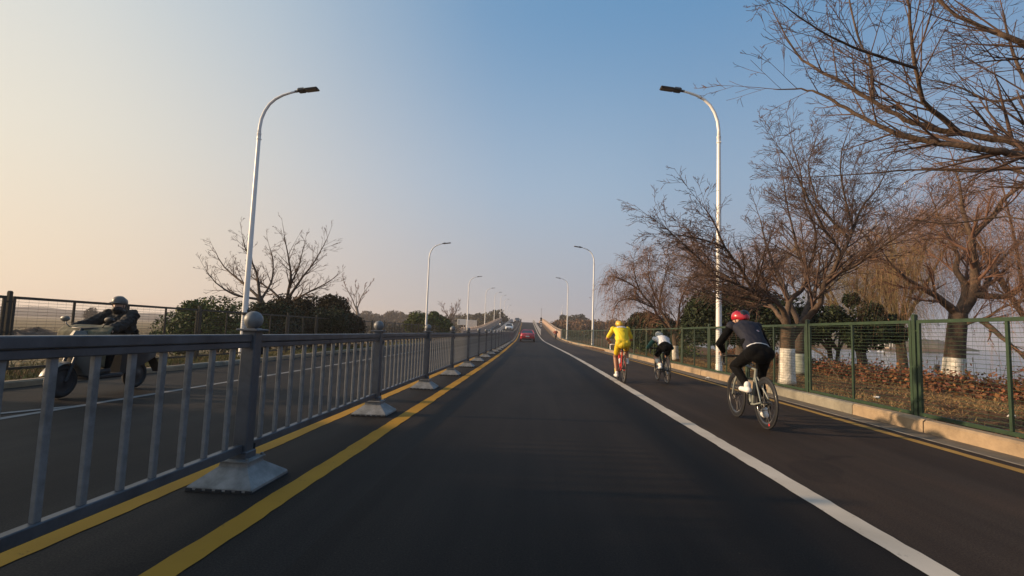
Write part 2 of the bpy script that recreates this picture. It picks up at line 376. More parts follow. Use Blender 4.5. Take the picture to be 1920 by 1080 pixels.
def ground_mat():
    m = bpy.data.materials.new('earth'); m.use_nodes = True; n = m.node_tree.nodes; l = m.node_tree.links; b = n['Principled BSDF']
    tx = n.new('ShaderNodeTexCoord')
    def noise(s, d=6, sc=(1, 1, 1)):
        mp = n.new('ShaderNodeMapping'); mp.inputs['Scale'].default_value = sc; l.new(tx.outputs['Object'], mp.inputs[0])
        z = n.new('ShaderNodeTexNoise'); z.inputs['Scale'].default_value = s; z.inputs['Detail'].default_value = d; z.inputs['Roughness'].default_value = .7; l.new(mp.outputs[0], z.inputs['Vector']); return z.outputs[0]
    def rmp(src, stops):
        r = n.new('ShaderNodeValToRGB'); e = r.color_ramp.elements
        while len(e) < len(stops): e.new(.5)
        for k, (p, c) in zip(e, stops): k.position = p; k.color = (*c, 1)
        l.new(src, r.inputs[0]); return r.outputs[0]
    near = rmp(noise(1.7), [(.3, (.045, .025, .014)), (.45, (.115, .062, .032)), (.58, (.175, .10, .05)), (.72, (.27, .18, .10))])
    fine = rmp(noise(26, 4), [(.3, (.5, .48, .45)), (.7, (1.5, 1.45, 1.4))])
    field = rmp(noise(.06, 5, (1, 3.2, 1)), [(.3, (.15, .115, .07)), (.45, (.24, .175, .1)), (.55, (.19, .15, .075)), (.68, (.34, .25, .15))])
    x1 = n.new('ShaderNodeMix'); x1.data_type = 'RGBA'; x1.blend_type = 'MULTIPLY'; x1.inputs[0].default_value = 1; l.new(near, x1.inputs[6]); l.new(fine, x1.inputs[7])
    sp = n.new('ShaderNodeSeparateXYZ'); l.new(tx.outputs['Object'], sp.inputs[0])
    mr_ = n.new('ShaderNodeMapRange'); mr_.inputs[1].default_value = -11.5; mr_.inputs[2].default_value = -16; l.new(sp.outputs[0], mr_.inputs[0])
    x2 = n.new('ShaderNodeMix'); x2.data_type = 'RGBA'; l.new(mr_.outputs[0], x2.inputs[0]); l.new(x1.outputs[2], x2.inputs[6]); l.new(field, x2.inputs[7])
    l.new(x2.outputs[2], b.inputs['Base Color']); b.inputs['Roughness'].default_value = .95; b.inputs['Specular IOR Level'].default_value = .1
    bp = n.new('ShaderNodeBump'); bp.inputs['Strength'].default_value = .8; bp.inputs['Distance'].default_value = .05; l.new(noise(9, 7), bp.inputs['Height']); l.new(bp.outputs[0], b.inputs['Normal'])
    return m
struct(gm.build('ground', ground_mat(), smooth='all', fix=False))

def water_mat():
    m = bpy.data.materials.new('lake_water'); m.use_nodes = True; n = m.node_tree.nodes; l = m.node_tree.links; b = n['Principled BSDF']
    b.inputs['Base Color'].default_value = (.035, .045, .05, 1); b.inputs['Roughness'].default_value = .12; b.inputs['IOR'].default_value = 1.33
    tx = n.new('ShaderNodeTexCoord'); mp = n.new('ShaderNodeMapping'); mp.inputs['Scale'].default_value = (1, 1.6, 1); l.new(tx.outputs['Object'], mp.inputs[0])
    z = n.new('ShaderNodeTexNoise'); z.inputs['Scale'].default_value = 2.2; z.inputs['Detail'].default_value = 4; l.new(mp.outputs[0], z.inputs['Vector'])
    bp = n.new('ShaderNodeBump'); bp.inputs['Strength'].default_value = .5; bp.inputs['Distance'].default_value = .05; l.new(z.outputs[0], bp.inputs['Height']); l.new(bp.outputs[0], b.inputs['Normal'])
    return m
wm = MB(); wm.quad((-862, -62, LAKE), (862, -62, LAKE), (862, 882, LAKE), (-862, 882, LAKE))
struct(wm.build('lake_water', water_mat(), fix=False))

A_ROAD = asphalt('road_asphalt', (.0275, .0245, .0225), (.018, .0162, .0152), (1.05, .98, .92))
A_LANE = asphalt('shaded_lane_asphalt', (.0235, .0195, .0168), (.0165, .0138, .0120), (1.0, .97, .95))  # traffic-dark asphalt, with the barrier's shade over the lane worked into the tone
A_BIKE = asphalt('cycle_asphalt', (.046, .035, .028), (.034, .027, .0225), (1.1, 1.0, .92))
Y0, Y1 = -10, 330
mb = MB(); ribbon(mb, -8.3, -1.15, 0, Y0, Y1); struct(mb.build('road', A_ROAD))
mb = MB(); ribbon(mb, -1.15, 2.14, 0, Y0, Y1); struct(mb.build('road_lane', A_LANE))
mb = MB(); ribbon(mb, 2.14, 4.98, 0, Y0, Y1); struct(mb.build('cycle_lane', A_BIKE))
GUT = mat('gutter_concrete', (.13, .105, .075), .9, var=.35, vscale=3, bump=.3)
mb = MB(); ribbon(mb, 4.98, 5.34, -.004, Y0, Y1); struct(mb.build('gutter', GUT))
# embankment under the rising road
EMB = mat('embankment_concrete', (.30, .24, .19), .9, var=.25, vscale=1.2, bump=.2)
mb = MB(); sweep(mb, [(-9.0, -.012), (-9.0, -2.8), (6.4, -2.8), (6.4, -.012)], 56, Y1); struct(mb.build('bridge_deck', EMB))

# markings
PW = paint_line('white_road_paint', (.58, .52, .44), (.12, .112, .10), .455)
PY = paint_line('yellow_road_paint', (.46, .245, .028), (.10, .065, .03), .45)
PY2 = paint_line('old_yellow_paint', (.42, .25, .07), (.07, .055, .035), .46)
mb = MB(); painted(mb, 2.04, 2.22, .004, Y0, Y1); struct(mb.build('white_lane_line', PW))
mb = MB(); painted(mb, -1.77, -1.60, .004, Y0, Y1); struct(mb.build('yellow_center_line', PY))
mb = MB(); painted(mb, -2.60, -2.43, .004, Y0, Y1); struct(mb.build('yellow_center_line', PY))
mb = MB(); painted(mb, 4.66, 4.79, .004, Y0, Y1); struct(mb.build('yellow_edge_line', PY2))
mb = MB(); ribbon(mb, 4.93, 4.975, .006, Y0, Y1); struct(mb.build('gutter_edge_strip', mat('edge_mortar', (.32, .26, .19), .9, var=.4, vscale=5)))
mb = MB(); painted(mb, -6.0, -5.88, .004, Y0, Y1)
mb.quad((-6.5, 5.0, .008), (-6.0, 6.2, .008), (-6.0, 6.5, .008), (-6.6, 5.0, .008))
struct(mb.build('white_lane_line', paint_line('old_white_paint', (.26, .255, .25), (.06, .058, .056), .44)))

# kerbs: single stones with open joints
KM = mat('kerb_concrete', (.31, .225, .14), .85, var=.28, vscale=2.2, bump=.5, bscale=22)
KM2 = mat('kerb_patch_concrete', (.22, .20, .155), .85, var=.4, vscale=1.7, bump=.5, bscale=22)
def kerb(name, sec, a, b, ln):
    k = empty(name); k['kind'] = 'structure'; rng = random.Random(5); Y = a; i = 0; proto = {}
    while Y < b:
        me = MB(); e = .008
        xo = rng.uniform(-.006, .006); zo = rng.uniform(-.006, .004)
        me.loft([[rp(x+xo, yy, z+zo) for x, z in sec] for yy in (Y+e, min(b, Y+ln)-e)])
        me.build('kerb_stone', KM2 if rng.random() < .14 else KM, k); Y += ln
    return k
kerb('right_kerb', [(5.34, -.1), (5.345, .14), (5.375, .168), (5.50, .172), (5.52, .15), (5.52, -.1)], -2, 88, 1.55)
kerb('left_kerb', [(-8.3, -.1), (-8.305, .085), (-8.33, .11), (-8.45, .11), (-8.46, -.1)], 1, 72, 1.55)

# ------------------------------------------------------------------ median barrier
GP = mat('grey_barrier_paint_shaded', (.082, .089, .102), .45, metal=.15, var=.32, vscale=5, bump=.05)  # rails and posts: shade of faces turned from the sun is in this colour
GPL = mat('grey_barrier_base', (.20, .20, .195), .6, var=.38, vscale=7, bump=.15)
RUB = mat('dark_rubber', (.02, .02, .022), .8)
GPB = mat('grey_barrier_paint_lit', (.175, .18, .185), .5, metal=.1, var=.34, vscale=9, bump=.06)  # balls and balusters: same paint made paler for the sky light they catch
bar = empty('median_barrier', (-2.13, 3.75, 0), label='grey metal median barrier with ball topped posts standing on the double yellow line', cat='barrier')
def post_meshes():
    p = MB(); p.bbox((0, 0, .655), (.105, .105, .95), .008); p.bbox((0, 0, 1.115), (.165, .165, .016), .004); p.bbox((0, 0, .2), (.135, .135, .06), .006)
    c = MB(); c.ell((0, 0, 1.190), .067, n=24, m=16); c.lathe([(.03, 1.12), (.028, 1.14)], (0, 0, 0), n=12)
    b = MB(); b.bbox((0, 0, .0175), (.46, .52, .035), .006, mi=0)
    b.loft([[V((sx*x, sy*y, z)) for sx, sy in ((-1, -1), (1, -1), (1, 1), (-1, 1))] for x, y, z in ((.225, .255, .035), (.105, .11, .135), (.10, .105, .165))])
    b.bbox((0, 0, .172), (.23, .24, .014), .003)
    for sx in (-1, 1):
        for sy in (-1, 1): b.lathe([(.012, .178), (.012, .195), (.0, .196)], (sx*.095, sy*.1, 0), n=6)
    r = MB()
    for i in range(7): r.bbox((-.21+i*.07, -.258, .012), (.045, .02, .024), .003)
    r.box((0, 0, .006), (.47, .53, .011))
    k = MB(); k.bbox((0, .06, .955), (.12, .012, .05), .003)
    k2 = MB(); k2.bbox((0, .06, .25), (.12, .012, .045), .003)
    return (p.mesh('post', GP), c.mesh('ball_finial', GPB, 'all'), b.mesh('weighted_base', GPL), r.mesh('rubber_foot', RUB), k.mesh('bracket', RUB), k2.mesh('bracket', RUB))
PM = post_meshes(); SP = 3.15
nb = 0; rest = MB()
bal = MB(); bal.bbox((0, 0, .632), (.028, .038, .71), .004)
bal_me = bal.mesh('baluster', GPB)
foot = MB()
def bp_(x, Y, z): p = rp(x, Y, z); return p-V((-2.13, 3.75, 0))
for i in range(-1, 62):
    Y = 3.75+SP*i
    o = link('post', PM[0], bar); o.location = bp_(-2.13, Y, 0); jit = random.Random(i).uniform(-.012, .012); o.rotation_euler = (jit*.6, jit, 0)
    for nm, me in zip(('ball_finial', 'weighted_base', 'rubber_foot', 'bracket', 'bracket'), PM[1:]):
        if i > 30 and nm in ('rubber_foot', 'bracket'): continue
        link(nm, me, o)
    # rails of the panel that follows
    a, b = Y+.06, Y+SP-.06; jr = random.Random(700+i); jz = jr.uniform(-.005, .005); jx = jr.uniform(-.006, .006)
    for nm, zc, hh, ww in (('top_rail', 1.057, .054, .072), ('upper_rail', 1.006, .042, .050), ('bottom_rail', .25, .062, .052)):
        r = MB(); sec = [(-ww/2, zc-hh/2+.005), (-ww/2+.005, zc-hh/2), (ww/2-.005, zc-hh/2), (ww/2, zc-hh/2+.005), (ww/2, zc+hh/2-.005), (ww/2-.005, zc+hh/2), (-ww/2+.005, zc+hh/2), (-ww/2, zc+hh/2-.005)]
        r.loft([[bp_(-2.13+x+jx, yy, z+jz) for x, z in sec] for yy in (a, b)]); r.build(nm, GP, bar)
    for j in range(1, 14):
        yy = Y+SP*j/14; 
        if nb < 300:
            q = link('baluster', bal_me, bar); q.location = bp_(-2.13, yy, 0); nb += 1
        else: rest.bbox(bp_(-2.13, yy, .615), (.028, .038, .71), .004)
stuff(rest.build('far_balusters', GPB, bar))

# lighter divider rails out on the bridge
DG = mat('pale_divider_paint', (.42, .42, .43), .5, var=.1)
def divider(X, a, b, label, h=1.0):
    d = empty('divider_railing', rp(X, a), label=label, cat='railing', group='pale divider railings on the bridge'); o0 = rp(X, a); Y = a
    while Y < b:
        p = MB(); p.bbox(rp(X, Y, h/2)-o0, (.08, .08, h+.06), .01); p.build('post', DG, d)
        q = MB(); 
        for z, hh in ((h-.03, .06), (.2, .06)): q.loft([[rp(X+x, yy, z+zz)-o0 for x, zz in ((-.03, -hh/2), (.03, -hh/2), (.03, hh/2), (-.03, hh/2))] for yy in (Y+.045, Y+2.955)])
        q.build('rail', DG, d); q = MB()
        for k in range(1, 15): q.box(rp(X, Y+k*.2, .6)-o0, (.025, .03, .74))
        stuff(q.build('bars', DG, d)); Y += 3
divider(2.5, 98, 210, 'pale railing dividing the cycle lane from the car lane on the bridge')
divider(-5.6, 71, 210, 'pale railing along the oncoming lane climbing the bridge on the left')

# ------------------------------------------------------------------ mesh fences
GF = mat('green_fence_paint', (.026, .050, .025), .45, var=.25, vscale=6, bump=.06)
BF = mat('backlit_fence_paint', (.036, .030, .020), .55, var=.3, vscale=6, bump=.06)  # green paint seen against the light; the backlit darkness is put into its colour
def mesh_fence(name, X, a, n, pw, h, z0, m, label, wire_h=.058, wire_v=.19):
    f = empty(name, rp(X, a), label=label, cat='fence'); o0 = rp(X, a); G = lambda Y, z, dx=0: rp(X+dx, Y, z)-o0
    for i in range(n+1):
        Y = a+i*pw; p = MB(); p.bbox(G(Y, (h+.06+z0-.25)/2), (.065, .065, h+.06-z0+.25), .007)
        p.lathe([(.045, h+.06), (.045, h+.068), (0, h+.075)], G(Y, 0), n=4)
        if i < 25:
            for z in (.35, .85, 1.4): p.bbox(G(Y, z), (.03, .2, .022), .003)
        p.build('post', m, f)
        if i == n: break
        A, B = Y+.085, Y+pw-.085; zb, zt = z0, h-.02
        fr = MB()
        for yy in (A, B): fr.bbox(G(yy, (zb+zt)/2), (.042, .05, zt-zb), .005)
        for z in (zb+.025, zt-.025): fr.loft([[G(yy, z+dz, dx) for dx, dz in ((-.02, -.025), (.02, -.025), (.02, .025), (-.02, .025))] for yy in (A+.025, B-.025)])
        fr.build('panel_frame', m, f)
        st = MB(); st.bbox(G((A+B)/2, (zb+zt)/2), (.036, .04, zt-zb-.1), .004); st.build('stile', m, f)
        wr = MB(); z = zb+.08; k = 3
        while z < zt-.06: wr.tube([G(A+.02, z, .012), G(B-.02, z, .012)], .0032, k, False); z += wire_h
        yy = A+.07
        while yy < B-.04: wr.tube([G(yy, zb+.05, .018), G(yy, zt-.05, .018)], .0014, k, False); yy += wire_v
        stuff(wr.build('wire_mesh', m, f, fix=False))
    return f
mesh_fence('green_mesh_fence', 5.80, 1.93, 28, 3.05, 1.58, .13, GF, 'green framed wire mesh fence along the lakeside kerb beside the cyclists')
mesh_fence('dark_mesh_fence', -9.5, -1.7, 28, 2.61, 1.52, .16, BF, 'backlit-toned wire mesh fence between the far carriageway and the brown fields')

# ------------------------------------------------------------------ street lamps
LW = mat('white_lamp_paint', (.84, .82, .79), .35, var=.06, vscale=3)
LG = mat('lamp_head_grey', (.055, .055, .058), .45, metal=.4)
LL = mat('lamp_lens', (.16, .15, .14), .25)
BK = mat('black_strap', (.015, .015, .016), .6)
def lamp_meshes():
    p = MB(); p.tube([(0, 0, .0), (0, 0, 2.5), (0, 0, 5), (0, 0, 7.75)], [.098, .088, .076, .062], 18); p.bbox((0, 0, .012), (.36, .36, .024), .004)
    p.lathe([(.105, .02), (.105, .3), (.1, .31)], (0, 0, 0), n=18)
    c = MB(); c.lathe([(.066, 7.70), (.075, 7.71), (.075, 7.75), (.066, 7.76), (.066, 7.9), (.074, 7.91), (.074, 7.94), (.06, 7.95)], (0, 0, 0), n=18)
    for a in range(4): c.lathe([(.012, .07), (.012, .1), (0, .101)], (0, 0, 7.73), 'x', 6, R=Matrix.Rotation(a*math.pi/2+.4, 3, 'Z'))
    a = MB(); pts = [(0, 0, 7.78), (.0, 0, 8.15), (.04, 0, 8.48), (.14, 0, 8.78), (.29, 0, 9.04), (.49, 0, 9.23), (.73, 0, 9.37), (.98, 0, 9.46), (1.20, 0, 9.52)]
    a.tube(pts, [.058, .056, .054, .052, .050, .047, .044, .040, .036], 14)
    R = Matrix.Rotation(math.radians(-8), 3, 'Y'); h = MB()
    P = lambda x, z: R @ V((x, 0, z))+V((1.20, 0, 9.52))
    h.bbox(P(.02, 0), (.16, .07, .07), .01, R); h.bbox(P(.2, .005), (.26, .25, .105), .025, R); h.bbox(P(.55, .0), (.46, .28, .06), .02, R)
    for k in range(5): h.bbox(P(.12+.04*k, .065), (.012, .2, .03), .002, R)
    l = MB(); l.bbox(P(.55, -.034), (.40, .22, .012), .003, R)
    return [p.mesh('pole', LW, True), c.mesh('collar', LW, True), a.mesh('arm', LW, 'all'), h.mesh('lamp_head', LG), l.mesh('lens', LL)]
LM = lamp_meshes()
def lamp(X, Y, side, label, group):
    e = empty('street_lamp', rp(X, Y, .04), 0 if side > 0 else math.pi, label, 'street lamp', group)
    for nm, me in zip(('pole', 'collar', 'arm'), LM[:3]): link(nm, me, e)
    hd = link('lamp_head', LM[3], e); link('lens', LM[4], hd); return e
LN = ['first', 'second', 'third', 'fourth', 'fifth', 'sixth', 'seventh', 'eighth', 'ninth']
lab = ['tall white street lamp rising behind the round green bush, head near the top', 'white street lamp in front of the low round bush on the left verge', 'white street lamp beside the white board screen at the foot of the bridge',
       'white street lamp on the left parapet, fourth from the bush', 'white street lamp on the left parapet, fifth from the bush', 'white street lamp on the left parapet, sixth from the bush',
       'white street lamp at the bridge crest, seventh from the bush', 'white street lamp just past the bridge crest, eighth from the bush', 'white street lamp last of the left row, mostly hidden by the crest']
for i, (Y, t) in enumerate(zip((16.6, 47, 77, 110, 142, 175, 207, 240, 272), lab)):
    e = lamp(-9.72 if i < 2 else -9.3, Y, 1, t, 'white street lamps along the left side'); e.scale = (1, 1, .965)
    if i == 0:
        s_ = MB(); s_.lathe([(.100, 1.42), (.104, 1.42), (.104, 1.5), (.100, 1.5)], (0, 0, 0), n=18, closed=True); s_.bbox((.1, 0, 1.58), (.05, .05, .1), .01); s_.build('strap', BK, e)
for Y, X, t in ((16.9, 6.02, 'tall white street lamp behind the green fence among bare tree branches'), (49, 6.0, 'white street lamp behind the green fence ahead of the yellow cyclist'), (79, 6.0, 'white street lamp beside the end of the green fence near the bridge')):
    lamp(X, Y, -1, t, 'white street lamps along the lakeside')

# ------------------------------------------------------------------ bare trees
BARK = mat('brown_bark', (.13, .082, .052), .9, var=.45, vscale=7, col2=(.05, .034, .024), bump=.9, bscale=26)
BARKD = mat('dark_bark', (.075, .052, .038), .9, var=.4, vscale=8, bump=.9, bscale=30)
TWIG = mat('dark_twig', (.105, .062, .044), .9)
TWIGR = mat('reddish_twig', (.15, .075, .048), .9)
LIME = mat('white_limewash', (.66, .62, .54), .9, var=.35, vscale=9, bump=.9, bscale=24)
LIMEG = mat('old_limewash', (.34, .36, .30), .9, var=.3, vscale=6, bump=.6)
def smooth(pts, k=4):
    pts = [V(p) for p in pts]; o = []
    for i in range(len(pts)-1):
        a = pts[max(0, i-1)]; b = pts[i]; c = pts[i+1]; d = pts[min(len(pts)-1, i+2)]
        for j in range(k):
            t = j/k; o.append(.5*((2*b)+(c-a)*t+(2*a-5*b+4*c-d)*t*t+(3*b-a-3*c+d)*t**3))
    o.append(pts[-1]); return o
def rv(rng): 
    v = V((rng.gauss(0, 1), rng.gauss(0, 1), rng.gauss(0, 1))); return v.normalized()
def sides(r): return 3 if r < .007 else (4 if r < .014 else (6 if r < .04 else 10))
def grow(mb, rng, p, d, Ln, r, lvl, P, tips=None):
    n = P['seg']; pts = [p.copy()]; rs = [r]; q = p.copy(); d = d.normalized(); ds = [d]
    for i in range(n):
        d = (d+rv(rng)*P['wob']+V((0, 0, P['up']))).normalized(); q = q+d*(Ln/n); pts.append(q.copy()); ds.append(d)
        rs.append(max(P['rmin'], r*(1-.72*(i+1)/n)))
    mb.tube(pts, rs, sides(r), False)
    if lvl <= 0:
        if tips is not None: tips.append((pts[-1], d))
        return
    nc = max(1, int(round(P['kids']*(.7+.6*rng.random())*min(1.4, max(.6, Ln/P['ref'])))))
    for k in range(nc):
        t = P['t0']+(1-P['t0'])*(k+rng.random())/nc; t = min(.99, t); i = int(t*n); fr = t*n-i
        b = pts[i].lerp(pts[min(n, i+1)], fr); dd = ds[min(n, i+1)]
        side = dd.cross(rv(rng)).normalized(); an = math.radians(rng.uniform(*P['ang']))
        cdv = dd*math.cos(an)+side*math.sin(an)
        if P.get('flat') and rng.random() < P['flat']: cdv.z = cdv.z*.5+.12
        cl = Ln*P['lr']*(1.15-.55*t)*rng.uniform(.65, 1.25); cr = max(P['rmin'], min(rs[i]*.72, r*P['rr']))
        grow(mb, rng, b, cdv, cl, cr, lvl-1, P, tips)
    if tips is not None and lvl == 1: tips.append((pts[-1], d))
def limb(mb, tw, rng, pts, r0, r1, P, n_kids, klen, lvl, tips=None, t0=.15):
    sp = smooth(pts); k = len(sp); rs = [r0+(r1-r0)*(i/(k-1))**.8 for i in range(k)]
    sp = [p+rv(rng)*min(.012, r0*.18) if 0 < i < k-1 else p for i, p in enumerate(sp)]
    mb.tube(sp, rs, 12 if r0 > .06 else (8 if r0 > .025 else 6), True)
    cum = [0.]
    for i in range(1, k): cum.append(cum[-1]+(sp[i]-sp[i-1]).length)
    for j in range(n_kids):
        t = t0+(1-t0)*(j+rng.random())/n_kids; L_ = t*cum[-1]; i = next((q for q in range(1, k) if cum[q] >= L_), k-1)
        f = (L_-cum[i-1])/max(1e-6, cum[i]-cum[i-1]); p = sp[i-1].lerp(sp[i], f); d = (sp[i]-sp[i-1]).normalized()
        s_ = d.cross(rv(rng)).normalized(); an = math.radians(rng.uniform(*P['ang'])); c = d*math.cos(an)+s_*math.sin(an)
        if P.get('flat') and rng.random() < P['flat']: c.z = c.z*.5+.15
        grow(tw, rng, p, c, klen*(1.2-.6*t)*rng.uniform(.6, 1.25), max(P['rmin'], rs[i]*.5), lvl, P, tips)
    grow(tw, rng, sp[-1], (sp[-1]-sp[-2]).normalized(), klen*.8, r1, lvl, P, tips)
CH = dict(seg=5, wob=.055, up=.012, kids=4.6, t0=.10, ang=(22, 50), lr=.60, rr=.55, rmin=.003, ref=.8, flat=.3)
def tree(label, loc, trunk, limbs, P, seed, cat='tree', group=None, bark=BARK, twig=TWIG, white=None, name='bare_tree', wmat=None, tips=None):
    """trunk, limbs: world polylines; every limb is (points, r0, r1, children, child length, levels)"""
    rng = random.Random(seed); loc = V(loc); t = empty(name, loc, 0, label, cat, group); sub = lambda pts: [V(p)-loc for p in pts]
    mb = MB(); tw = MB(); tp = []
    pts, rads = trunk; sp = smooth(sub(pts), 5); k = len(sp)
    rr = [rads[min(len(rads)-2, int(i/(k-1)*(len(rads)-1)))] for i in range(k)]
    rr = []
    for i in range(k):
        x = i/(k-1)*(len(rads)-1); a = min(len(rads)-2, int(x)); rr.append(rads[a]+(rads[a+1]-rads[a])*(x-a))
    mb.tube(sp, rr, 16)
    mb.build('trunk', bark, t, 'all')
    lm = MB()
    for (q, r0, r1, nk, kl, lv) in limbs:
        l_ = MB(); limb(l_, tw, rng, sub(q), r0, r1, P, nk, kl, lv, tp); l_.build('limb', bark, t, 'all', fix=False)
    tw.build('crown', twig, t, 'all', fix=False)
    if white:
        wb = MB(); z0, z1 = white; ps = []; rs = []
        for i in range(9):
            z = z0+(z1-z0)*i/8; j = next((q for q in range(1, k) if sp[q].z >= z), k-1); f = (z-sp[j-1].z)/max(1e-6, sp[j].z-sp[j-1].z); f = max(-1, min(1, f))
            ps.append(sp[j-1].lerp(sp[j], f)); rs.append((rr[j-1]+(rr[j]-rr[j-1])*f)*1.02+.004)
        wb.tube(ps, rs, 20); wb.build('limewashed_base', wmat or LIME, t, 'all')
    return t, [(p+loc, d) for p, d in tp]

# the tree nearest the camera: its trunk stands just outside the picture on the right
p6 = lambda l: [at(x, y, Y) for x, y, Y in l]
tree('large bare tree leaning in from the right with long branches reaching over the cycle lane', (6.9, 5.2, .1),
     ([V((6.9, 5.2, -.1)), V((6.88, 5.2, .9)), V((6.75, 5.25, 1.7)), V((6.6, 5.3, 2.3))], [.24, .2, .18, .17]),
     [([V((6.65, 5.3, 2.1)), V((6.2, 5.5, 2.9)), at(1920, 272, 5.9), at(1814, 253, 6.1), at(1731, 236, 6.2), at(1664, 206, 6.3), at(1564, 147, 6.5), at(1514, 119, 6.7), at(1481, 83, 6.8), at(1448, 17, 7.0)], .060, .006, 26, 1.05, 3),
      ([V((6.65, 5.25, 2.0)), V((6.15, 5.2, 2.7)), at(1920, 294, 5.3), at(1848, 281, 5.3), at(1720, 261, 5.5), at(1653, 239, 5.6), at(1587, 203, 5.8), at(1542, 178, 5.9), at(1503, 167, 6.0), at(1450, 167, 6.1)], .052, .005, 24, .95, 3),
      ([at(1795, 246, 6.1), at(1760, 215, 6.0), at(1731, 189, 5.9), at(1717, 128, 5.7), at(1709, 72, 5.6), at(1703, 0, 5.5), at(1690, -60, 5.4)], .034, .010, 16, 1.05, 3),
      ([at(1637, 190, 6.35), at(1631, 111, 6.6), at(1614, 83, 6.7), at(1592, 0, 6.9), at(1585, -50, 7)], .022, .007, 14, .8, 3),
      ([at(1719, 128, 5.7), at(1631, 100, 5.4), at(1564, 72, 5.2), at(1509, 39, 5.1), at(1470, 10, 5)], .018, .005, 14, .75, 3),
      ([V((6.7, 5.25, 1.9)), V((6.2, 5.6, 2.4)), at(1920, 325, 6.6), at(1837, 322, 6.7), at(1709, 319, 7.0), at(1598, 328, 7.2), at(1503, 333, 7.4)], .030, .005, 18, .75, 3),
      ([V((6.75, 5.25, 1.6)), V((6.3, 5.9, 1.95)), at(1920, 411, 7.2), at(1781, 419, 7.5), at(1709, 411, 7.7)], .026, .005, 14, .7, 3),
      ([V((6.6, 5.3, 2.3)), V((6.1, 4.9, 3.4)), at(1920, 83, 4.9), at(1853, 55, 5.0), at(1780, 20, 5.1), at(1730, -30, 5.2)], .042, .009, 17, 1.0, 3),
      ([at(1920, 180, 6.4), at(1860, 190, 6.6), at(1790, 160, 6.9), at(1740, 150, 7.1)], .022, .006, 13, .9, 3),
      ([at(1960, 230, 6.6), at(1900, 100, 6.9), at(1880, 20, 7.1)], .03, .009, 14, .95, 3)],
     dict(CH, ref=.95, rmin=.0026, kids=3.8), 3, group=None)

t1 = lambda l: [at(x, y, Y) for x, y, Y in l]
tree('bare tree with a thick whitewashed trunk beside the cyclist in navy, just behind the fence', at(1475, 718, 12.6),
     (t1([(1476, 728, 12.6), (1476, 700, 12.6), (1476, 655, 12.6), (1477, 612, 12.6)]), [.21, .172, .165, .155]),
     [(t1([(1477, 620, 12.6), (1472, 590, 12.5), (1450, 560, 12.3), (1416, 550, 12.0), (1390, 505, 11.7), (1359, 464, 11.4), (1340, 420, 11.2), (1322, 392, 11.0)]), 0.0800, .010, 22, 1.25, 3),
      (t1([(1477, 615, 12.6), (1479, 568, 12.8), (1504, 542, 13.0), (1512, 508, 13.2), (1497, 473, 13.4), (1489, 438, 13.5), (1478, 395, 13.6), (1468, 335, 13.7)]), 0.0800, .012, 20, 1.25, 3),
      (t1([(1511, 510, 13.2), (1526, 476, 13.0), (1529, 432, 12.8), (1510, 379, 12.5), (1500, 320, 12.3), (1486, 272, 12.2)]), 0.0440, .010, 16, 1.13, 3),
      (t1([(1481, 640, 12.6), (1491, 625, 12.6), (1516, 593, 12.5), (1538, 568, 12.3), (1545, 533, 12.2), (1563, 508, 12.1), (1573, 470, 12.0), (1545, 429, 11.8), (1520, 380, 11.6), (1500, 340, 11.5), (1475, 295, 11.4)]), 0.0960, .010, 22, 1.25, 3),
      (t1([(1563, 508, 12.1), (1592, 448, 12.3), (1617, 388, 12.6), (1642, 357, 12.9), (1668, 310, 13.2)]), 0.0480, .010, 18, 1.19, 3),
      (t1([(1557, 520, 12.15), (1608, 495, 11.8), (1642, 470, 11.5), (1720, 420, 11.0), (1775, 380, 10.6)]), 0.0440, .008, 18, 1.13, 3),
      (t1([(1592, 448, 12.3), (1541, 391, 12.6), (1526, 357, 12.9), (1516, 310, 13.1), (1530, 262, 13.2)]), 0.0360, .008, 15, 1.06, 3),
      (t1([(1474, 610, 12.6), (1463, 596, 12.8), (1444, 571, 13.2), (1403, 549, 13.6), (1340, 505, 14.2), (1280, 480, 14.7), (1232, 478, 15.1)]), 0.0720, .007, 22, 1.19, 3),
      (t1([(1416, 550, 12.0), (1375, 530, 11.5), (1340, 515, 11.2), (1290, 465, 10.9), (1245, 425, 10.7)]), 0.0400, .007, 18, 1.01, 3),
      (t1([(1600, 430, 12.4), (1580, 350, 12.2), (1577, 290, 12.1), (1590, 250, 12.0)]), 0.0280, .008, 15, 1.06, 3),
      (t1([(1359, 464, 11.4), (1320, 450, 11.0), (1280, 442, 10.7), (1250, 440, 10.5)]), .03, .006, 12, .8, 3),
      (t1([(1340, 505, 14.2), (1300, 520, 14.6), (1265, 515, 15.0), (1240, 500, 15.3)]), .03, .006, 12, .8, 3),
      (t1([(1450, 562, 12.3), (1400, 580, 11.8), (1350, 560, 11.4), (1300, 540, 11.2)]), .03, .006, 12, .8, 3)],
     dict(CH, ref=.95, rmin=.0038, kids=5.0, up=.0), 11, white=(-.02, .82))
tree('dark tree trunk with faded limewash standing directly behind the whitewashed tree', at(1500, 700, 16.5),
     (t1([(1500, 712, 16.5), (1499, 690, 16.5), (1498, 650, 16.5), (1500, 610, 16.5)]), [.26, .22, .21, .18]),
     [(t1([(1500, 615, 16.5), (1520, 560, 16.8), (1560, 480, 17.2), (1585, 400, 17.5)]), .10, .014, 9, 1.2, 3),
      (t1([(1500, 612, 16.5), (1470, 540, 16.8), (1440, 470, 17.2), (1425, 410, 17.5)]), .10, .014, 9, 1.2, 3),
      (t1([(1502, 640, 16.5), (1520, 650, 16.2), (1545, 668, 15.9), (1560, 690, 15.7)]), .06, .02, 3, .5, 1)],
     dict(CH, ref=1.2, rmin=.006), 12, white=(0, .62), wmat=LIMEG, bark=BARKD)

